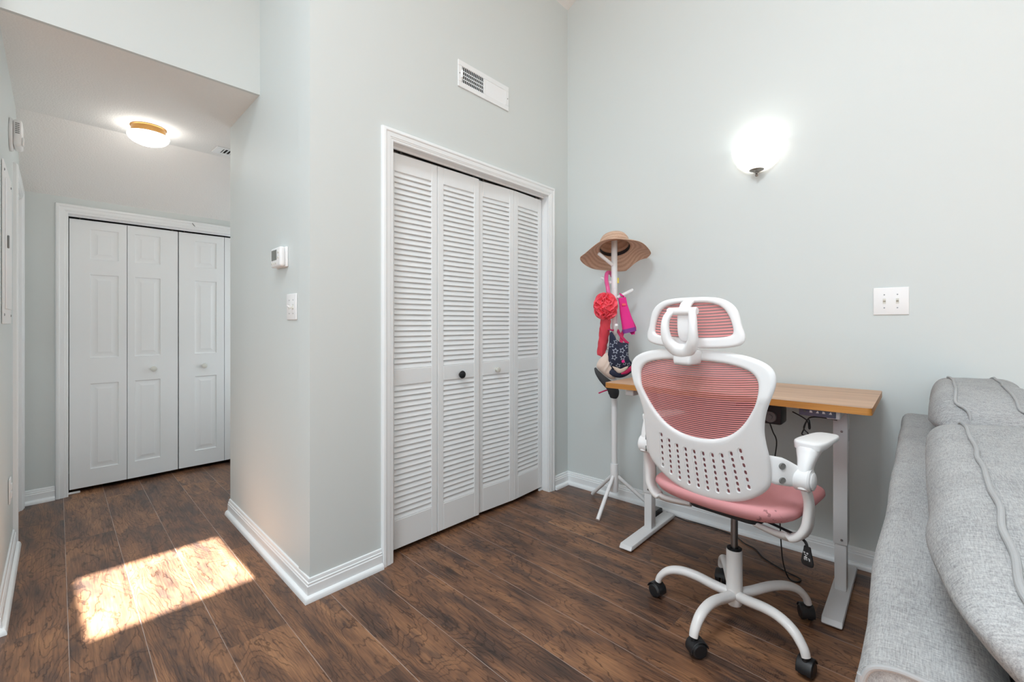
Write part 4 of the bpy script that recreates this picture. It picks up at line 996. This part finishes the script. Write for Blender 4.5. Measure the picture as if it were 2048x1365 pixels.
# frilled child's umbrella hanging by its crook
t = rthing('umbrella', 'coral frilled umbrella hanging by its pink crook handle on the coat rack', 'umbrella', (1208, 600), -0.085)
bm = BM(); tube(bm, [R(1228, 553, 0.058), R(1224, 547, 0.048), R(1217, 545.5, 0.028), R(1212, 550, 0.0), R(1209, 562, -0.036), R(1209, 575, -0.070), R(1209.5, 590, -0.085)], 0.0125, seg=14); rpart('crook_handle', bm, M['pinkhandle'], t, label='glossy pink crook handle')
bm = BM(); fc = R(1204, 612.5, -0.085); rf = random.Random(3)
sellip(bm, fc, (0.044, 0.038, 0.060), (1, 1), 24, 14)
for m in range(26):                                  # wavy cloth ruffles running over the ball
    a0 = 2 * PI * m / 26; ph0 = rf.uniform(0, 6.28); amp = rf.uniform(0.16, 0.30); fq = rf.uniform(2.6, 4.2); rs = rf.uniform(0.93, 1.08); prev = None
    for j in range(25):
        ph_ = 0.10 + (PI - 0.2) * j / 24; a = a0 + amp * math.sin(fq * ph_ * 2 + ph0); row = []
        for q, off in ((0.55, -0.03), (0.80, 0.0), (1.0 * rs, 0.10 * math.sin(fq * 3 * ph_ + ph0)), (1.0 * rs, 0.10 * math.sin(fq * 3 * ph_ + ph0) + 0.03), (0.80, 0.03), (0.55, 0.03)):
            sn = math.sin(ph_) ** 0.7
            row.append(bm.verts.new((fc.x + 0.066 * q * sn * math.cos(a + off) * (1 + 0.14 * j / 24), fc.y + 0.056 * q * sn * math.sin(a + off), fc.z + 0.080 * math.cos(ph_) * (0.6 + 0.4 * q))))
        if prev:
            for k in range(5): bm.faces.new([prev[k], prev[k + 1], row[k + 1], row[k]])
        prev = row
rpart('frill', bm, M['coral'], t, smooth=50, label='ruffled coral frill')
bm = BM(); tube(bm, [R(1206, 636, -0.065), R(1205.5, 655, -0.045), R(1204, 680, -0.020), R(1201, 706, -0.004), R(1199, 712, 0.0)], [0.028, 0.031, 0.028, 0.023, 0.018], [0.026, 0.028, 0.026, 0.022, 0.016], seg=18, up=(0, 1, 0))
for v in bm.verts: v.co.x += 0.004 * math.sin(v.co.y * 260); v.co.y += 0.003 * math.sin(v.co.x * 330)
rpart('folded_canopy', bm, M['coral_body'], t, smooth=60)
bm = BM(); box(bm, R(1233, 0).x, R(1236.5, 0).x, -0.004, 0.002, R(0, 567).z, R(0, 556).z, 0.001, 1); bm2 = bm
rpart('hang_tag', bm, M['yellow'], t, label='small yellow hang tag')

# hot pink pouch
t = rthing('cloth_pouch', 'hot pink cloth pouch with purple rim hanging from the right peg', 'pouch', (1248, 630), 0.0)
bm = BM(); tube(bm, [R(1240, 596, -0.038), R(1242.5, 610, -0.040), R(1246, 628, -0.042), R(1250.5, 646, -0.043), R(1253.5, 660, -0.042)], [0.024, 0.025, 0.031, 0.036, 0.040], [0.010, 0.010, 0.014, 0.020, 0.024], seg=20, up=(0, 1, 0), power=3); pb_ = rpart('pouch_body', bm, M['hotpink'], t)
bm = BM(); tube(bm, [R(1252.9, 657, -0.042), R(1254.7, 665, -0.042)], [0.0405, 0.042], [0.0245, 0.026], seg=20, sm=0, up=(0, 1, 0), power=3); rpart('rim_band', bm, M['purple'], t, label='purple patterned rim')
bm = BM(); tube(bm, [R(1238.5, 590, -0.016), R(1244.5, 592, -0.008), R(1248.5, 606, -0.010), R(1254.5, 625, -0.016), R(1262.5, 643, -0.022), R(1268, 657, -0.026), R(1265.5, 664, -0.030), R(1257.5, 667, -0.034)], 0.016, 0.0025, seg=12, up=(1, 0, 0.5), power=4); rpart('carry_strap', bm, M['hotpink'], t)
bm = BM(); box(bm, R(1238.5, 0).x, R(1246, 0).x, -0.0575, -0.0535, R(0, 612.5).z, R(0, 608).z, 0.001, 1); rpart('buckle', bm, M['coral'], t, label='pale pink buckle')

# navy sun hat with white star outlines
t = rthing('sun_hat', 'navy star-print child sun hat with magenta lining on the coat rack', 'hat', (1230, 705), -0.07)
NAVY = [(1213, 668), (1217, 664), (1221, 669), (1225, 677), (1231, 683), (1240, 686), (1250, 687), (1250.5, 700), (1251, 712), (1254, 722), (1258, 728), (1250, 737), (1236, 741), (1222, 740), (1212, 734), (1208.5, 722), (1210, 705), (1212, 688)]
bm = BM(); pillow(bm, NAVY, 0.038, -0.068); 
# star outlines lie on the cloth
def surf_d(u, v):
    from mathutils.bvhtree import BVHTree
    return None
cb = bm.copy(); cb.transform(Matrix.Identity(4))
from mathutils.bvhtree import BVHTree
bvh = BVHTree.FromBMesh(cb); cb.free()
def star(u, v, r, rot):
    o = [(u + (r if k % 2 == 0 else r * 0.48) * math.sin(rot + k * PI / 5), v - (r if k % 2 == 0 else r * 0.48) * math.cos(rot + k * PI / 5)) for k in range(10)]
    i = [(u + (p - u) * 0.66, v + (q - v) * 0.66) for p, q in o]
    def on(p):
        q = R(p[0], p[1], 0); h = bvh.ray_cast(Vector((q.x, -1, q.z)), Vector((0, 1, 0)))
        return bm.verts.new(h[0] + Vector((0, -0.0012, 0))) if h[0] is not None else None
    A = [on(p) for p in o]; B = [on(p) for p in i]
    for k in range(10):
        q = [A[k], A[(k + 1) % 10], B[(k + 1) % 10], B[k]]
        if all(q): bm.faces.new(q).material_index = 1
for s in ((1223, 683, 5, 0.2), (1215, 690, 5, -0.2), (1222, 700.5, 6.2, 0.1), (1235, 699.5, 6.2, 0.3), (1245, 692, 5.4, -0.1), (1220, 713, 6, 0.4), (1236, 713, 6.2, 0.0), (1247, 707, 5, 0.5), (1213, 726, 5, 0.1), (1228, 729, 5.5, -0.3), (1249, 727, 4.5, 0.2), (1240, 725, 4, 0.2)): star(*s)
bm.transform(Matrix.Translation((RX, RY, 0)) @ Matrix.Rotation(RZ, 4, 'Z'))
me_rc = bm; hatb = obj('hat_crown', bm, None, t, world=True, smooth=60, mats=[M['navy'], M['star']])
bm = BM(); tube(bm, [R(1211, 733, -0.060), R(1214, 742, -0.076), R(1222, 748, -0.085), R(1234, 750, -0.085), R(1246, 746, -0.076), R(1257, 738, -0.066), R(1261.5, 730, -0.056)], [0.004, 0.016, 0.020, 0.020, 0.019, 0.016, 0.006], [0.004, 0.007, 0.008, 0.008, 0.008, 0.006, 0.003], seg=12, up=(0, 1, 0.3)); rpart('hat_brim', bm, M['navy'], t)
bm = BM(); tube(bm, [R(1234, 748, -0.097), R(1244, 745, -0.090), R(1254, 738, -0.080), R(1260.5, 731, -0.066)], [0.004, 0.013, 0.014, 0.006], 0.006, seg=12, up=(0, 1, 0.3)); rpart('brim_lining', bm, M['magenta'], t, label='magenta brim lining')
bm = BM(); pillow(bm, [(1216, 733), (1224, 737), (1233, 738), (1243, 734), (1248, 734), (1242, 742), (1232, 747), (1224, 744)], 0.010, -0.098); rpart('inner_band', bm, M['cap'], t, label='pale inner band')
bm = BM(); lathe(bm, [(0, 0.006), (0.006, 0.005), (0.0095, 0.002), (0.010, 0), (0, 0)], R(1237, 723.5, -0.108), (0, -1, 0), 10); rpart('flower_badge', bm, M['hotpink'], t, label='tiny pink flower badge')
bm = BM(); tube(bm, [R(1230, 660, -0.045), R(1236, 672, -0.060), R(1243, 681, -0.068), R(1250, 688, -0.070)], 0.009, 0.002, seg=10, up=(0, 1, 0), power=4); tube(bm, [R(1242, 664, -0.04), R(1238, 674, -0.055), R(1236, 686, -0.070)], 0.010, 0.002, seg=10, up=(0, 1, 0), power=4); rpart('tie_strap', bm, M['magenta'], t, label='magenta tie straps')
bm = BM(); tube(bm, [R(1208, 660, -0.060), R(1214, 660, -0.070), R(1220, 661, -0.064), R(1226, 657, -0.055)], 0.005, 0.004, seg=8, up=(0, 1, 0)); rpart('hanging_loop', bm, M['magenta'], t, label='dark magenta hanging loop')

# beige cap with a black visor
t = rthing('cap', 'beige cap with a curved black visor low on the coat rack', 'cap', (1207, 735), -0.025)
bm = BM(); pillow(bm, [(1193, 720), (1200, 713), (1207, 706), (1214, 708), (1219, 722), (1221, 740), (1226, 752), (1222, 759), (1212, 757), (1201, 749), (1191, 739), (1188, 731)], 0.030, -0.052, fold=lambda q, r: 0.004 * math.sin(q.x * 0.7 + q.y * 0.4) * r); rpart('cap_crown', bm, M['cap'], t, smooth=60)
bm = BM(); tube(bm, [R(1185.5, 736, -0.048), R(1189, 745, -0.058), R(1197, 756, -0.066), R(1207, 766, -0.068), R(1216, 774, -0.064), R(1222, 785, -0.058), R(1223, 795, -0.054), R(1223, 797.5, -0.053)], [0.005, 0.014, 0.021, 0.026, 0.030, 0.034, 0.024, 0.008], [0.003, 0.005, 0.008, 0.012, 0.016, 0.016, 0.012, 0.005], seg=16, up=(0, 1, 0)); rpart('visor', bm, M['capblack'], t, label='black curved visor')
bm = BM(); tube(bm, [R(1216, 779, -0.048), R(1205, 782, -0.048), R(1192.5, 787, -0.048)], 0.0042, seg=8); rpart('strap_end', bm, M['magenta'], t, label='dark pink strap end')

# ------------------------------------------------------------------ sofa
SX0_, SX1_ = 0.662, 2.650
sofa = thing('sofa', 'light grey linen sofa with its back towards the desk', 'sofa', (1.63, -0.37, 0))
def wob(p, a=0.004, f=5.0): return Vector(noise.noise_vector(p * f)) * a
def soft_box(x0, x1, y0, y1, z0, z1, bev, cuts=14, amp=0.004, fr=4.0):
    bm = BM(); box(bm, x0, x1, y0, y1, z0, z1)
    bmesh.ops.bevel(bm, geom=bm.edges[:], offset=bev, segments=4, affect='EDGES', profile=0.5)
    for ax in range(3):
        lo_, hi_ = (x0, x1) if ax == 0 else (y0, y1) if ax == 1 else (z0, z1); m = max(1, int((hi_ - lo_) / 0.09))
        for k in range(1, m):
            nv = Vector((0, 0, 0)); nv[ax] = 1; co = Vector((0, 0, 0)); co[ax] = lo_ + (hi_ - lo_) * k / m
            bmesh.ops.bisect_plane(bm, geom=bm.verts[:] + bm.edges[:] + bm.faces[:], plane_co=co, plane_no=nv)
    for v in bm.verts: v.co += wob(v.co, amp, fr)
    return bm
BY0, BY1, BZ = -0.075, 0.058, 0.762
bm = soft_box(SX0_ - 0.05, SX1_, BY0, BY1, 0.10, BZ, 0.030, amp=0.006)
r_ = bmesh.ops.bisect_plane(bm, geom=bm.verts[:] + bm.edges[:] + bm.faces[:], plane_co=(SX0_, 0, 0), plane_no=(1, 0, 0), clear_inner=True)
bmesh.ops.edgeloop_fill(bm, edges=[e for e in r_['geom_cut'] if isinstance(e, bmesh.types.BMEdge)]); obj('back_rail', bm, M['linen'], sofa, world=True, smooth=60)
bm = BM(); L_ = [(SX0_, BY0, 0.14), (SX0_, BY0, BZ - 0.07), (SX0_, BY0, BZ - 0.036), (SX0_, BY0 + 0.009, BZ - 0.009), (SX0_, BY0 + 0.036, BZ), (SX0_, BY0 + 0.06, BZ), (SX0_, BY1 - 0.06, BZ), (SX0_, BY1 - 0.036, BZ), (SX0_, BY1 - 0.015, BZ - 0.010), (SX0_, BY1 - 0.007, BZ - 0.036), (SX0_, BY1 - 0.007, BZ - 0.07), (SX0_, BY1 - 0.007, 0.14)]
tube(bm, L_, 0.0035, seg=10, sm=6); obj('end_welt', bm, M['piping'], sofa, world=True)
bm = soft_box(SX0_ + 0.02, SX1_ - 0.01, -0.80, BY0 - 0.002, 0.10, 0.30, 0.02); obj('seat_base', bm, M['linen'], sofa, world=True, smooth=60)
for x in (SX0_ + 0.10, SX1_ - 0.12):
    for y in (-0.02, -0.74):
        bm = BM(); lathe(bm, [(0, 0), (0.018, 0), (0.026, 0.102), (0, 0.102)], (x, y, 0), seg=16); obj('leg', bm, M['black'], sofa, world=True)
bm = soft_box(SX0_ + 0.03, SX1_ - 0.02, -0.84, BY0 - 0.01, 0.302, 0.445, 0.035); obj('seat_cushion_body', bm, M['linen'], sofa, world=True, smooth=60)

def back_cushion(name, label, x0, x1, ztop, seed, dy=0.0):
    c = Vector(((x0 + x1) / 2, -0.222 + dy, 0.462 + (ztop - 0.462) / 2)); H = Vector(((x1 - x0) / 2, 0.128, (ztop - 0.462) / 2))
    t = thing(name, label, 'cushion', (c.x, c.y, 0.455), group='sofa back cushions')
    off = Vector((seed * 3.1, seed * 1.7, 0))
    def fn(p, q):
        q = q.copy()
        top = max(0, (q.z + c.z - 0.782) / 0.07)
        q.y += (0.092 if x0 < 1 else 0.078) * min(1, top) ** 0.8                        # slumps over the top of the sofa back
        n = Vector(noise.noise_vector((q + c) * 4.2 + off)); m = Vector(noise.noise_vector((q + c) * 12.0 + off))
        return q + n * 0.012 + m * 0.004
    bm = BM(); sellip(bm, c, H, (0.30, 0.40), 120, 56, fn); o = obj('cushion_cover', bm, M['linen'], t, world=True, smooth=80)
    from mathutils.bvhtree import BVHTree
    cb = BM(); sellip(cb, c, H, (0.30, 0.40), 120, 56, fn); bv = BVHTree.FromBMesh(cb); cb.free()
    for yb, dd in ((-0.128 + dy, 0.0), (-0.245 + dy, 0.0)):
        pts = []
        ext = [(x0 + 0.035, z) for z in (0.60, 0.70, 0.78, ztop - 0.06)] + [(x0 + (x1 - x0) * k / 16, ztop + 0.1) for k in range(1, 16)] + [(x1 - 0.035, z) for z in (ztop - 0.06, 0.78, 0.70, 0.60)]
        for i, (x, z) in enumerate(ext):
            yy = yb + 0.010 * noise.noise(Vector((x * 6.5, seed * 5 + yb * 9, z * 6))) + 0.004 * noise.noise(Vector((x * 13, seed * 5, 1.0)))
            if z > ztop: h = bv.ray_cast(Vector((x, yy + 0.05, ztop + 0.3)), Vector((0, 0, -1)))
            else: h = bv.ray_cast(Vector((x0 - 0.3 if x < c.x else x1 + 0.3, yy + 0.03, z)), Vector((1 if x < c.x else -1, 0, 0)))
            if h[0] is not None: pts.append(h[0] + h[1] * (0.003 if h[1].dot(h[0] - c) > 0 else -0.003))
        bm = BM(); tube(bm, pts, 0.0040, seg=10, sm=5); obj('piping', bm, M['piping'], t, world=True)
    return t
back_cushion('sofa_cushion', 'larger grey linen sofa back cushion in the foreground', 0.600, 1.765, 0.905, 1.0)
back_cushion('sofa_cushion', 'grey linen sofa back cushion at the far end beside the right wall', 1.800, 2.630, 0.950, 2.3, -0.005)

# ------------------------------------------------------------------ light
w = bpy.data.worlds.new('World'); SC.world = w; w.use_nodes = True
nt = w.node_tree; bg = nt.nodes['Background']; sky = nt.nodes.new('ShaderNodeTexSky'); sky.sky_type = 'HOSEK_WILKIE'; sky.turbidity = 3.0
sky.sun_direction = Vector((0.0, -math.cos(math.radians(38)), math.sin(math.radians(38))))
nt.links.new(sky.outputs[0], bg.inputs[0]); bg.inputs[1].default_value = 0.9
def lamp(kind, name, loc, energy, col=(1, 1, 1), rot=None, aim=None, **kw):
    d = bpy.data.lights.new(name, kind); d.energy = energy; d.color = col
    for k, v in kw.items(): setattr(d, k, v)
    o = bpy.data.objects.new(name, d); link(o); o.location = loc
    if aim is not None: o.rotation_euler = (Vector(aim) - Vector(loc)).to_track_quat('-Z', 'Y').to_euler()
    return o
sd = Vector((0.012, 1.0, -TE)).normalized()
s = lamp('SUN', 'sun_lamp', (0, -8, 7), 54.0, (0.90, 0.965, 1.0), aim=Vector((0, -8, 7)) + sd, angle=math.radians(0.35))
# area lamps at the openings; the patio, side, overhead and hall ones are added
lamp('AREA', 'added_patio_light', ((PX0 + PX1) / 2, YBACK + 0.04, PZ / 2), 16.0, (0.82, 0.925, 1.0), aim=((PX0 + PX1) / 2, 0, PZ / 2), shape='RECTANGLE', size=PX1 - PX0 - 0.1, size_y=PZ - 0.1)  # fill lamp at the added patio opening
lamp('AREA', 'added_side_light', (XBK + 0.06, (WY0 + WY1) / 2, (WZ0 + WZ1) / 2), 54.0, (0.82, 0.925, 1.0), aim=(0, (WY0 + WY1) / 2, (WZ0 + WZ1) / 2), shape='RECTANGLE', size=WY1 - WY0 - 0.1, size_y=WZ1 - WZ0 - 0.1)  # fill lamp at the added side window
lamp('AREA', 'daylight_high', (0.385, YBACK + 0.03, (SZ0 + SZ1) / 2), 6.0, (0.93, 0.97, 1.0), aim=(0.385, 0, 3.0), shape='RECTANGLE', size=0.5, size_y=0.4)
lamp('AREA', 'added_overhead_light', (KX, KY, zceil(KY) - 0.06), 86.0, (0.82, 0.925, 1.0), aim=(KX, KY - 0.4, zceil(KY) - 0.86), shape='RECTANGLE', size=KW, size_y=KL_)  # added overhead fill in place of ceiling bounce; the vault has no opening
lamp('AREA', 'added_hall_light', (1.70, (HW[0] + HW[1]) / 2, (HW[2] + HW[3]) / 2), 4.0, (0.90, 0.955, 1.0), aim=(0, (HW[0] + HW[1]) / 2, (HW[2] + HW[3]) / 2), shape='RECTANGLE', size=HW[1] - HW[0] - 0.1, size_y=HW[3] - HW[2] - 0.1)  # fill lamp added to brighten the hall
lamp('POINT', 'sconce_bulb', (XB - 0.060, SY, SZ + 0.015), 0.28, (1.0, 0.97, 0.93), shadow_soft_size=0.035)

# ------------------------------------------------------------------ camera
cam = bpy.data.cameras.new('camera'); co = bpy.data.objects.new('camera', cam); link(co)
cam.sensor_width = 36.0; cam.lens = 36.0 * 900 / 2048; cam.shift_y = -33.5 / 2048; cam.clip_start = 0.02; cam.clip_end = 100
th = math.atan2(816, 900)
co.location = (0, 0, 1.15); co.rotation_euler = (PI / 2, 0, (PI / 2 - th) - PI / 2)
SC.camera = co
co.rotation_euler = (PI / 2, 0, math.atan2(math.sin(math.atan2(816, 900)), math.cos(math.atan2(816, 900))) - PI / 2)
SC.view_settings.view_transform = 'Standard'; SC.view_settings.look = 'None'; SC.view_settings.gamma = 1.0; SC.view_settings.use_curve_mapping = False
SC.view_settings.exposure = 0.40
SC.cycles.max_bounces = 10; SC.cycles.diffuse_bounces = 6; SC.cycles.glossy_bounces = 4; SC.cycles.transparent_max_bounces = 10
SC.cycles.sample_clamp_indirect = 6.0; SC.cycles.caustics_reflective = False; SC.cycles.caustics_refractive = False
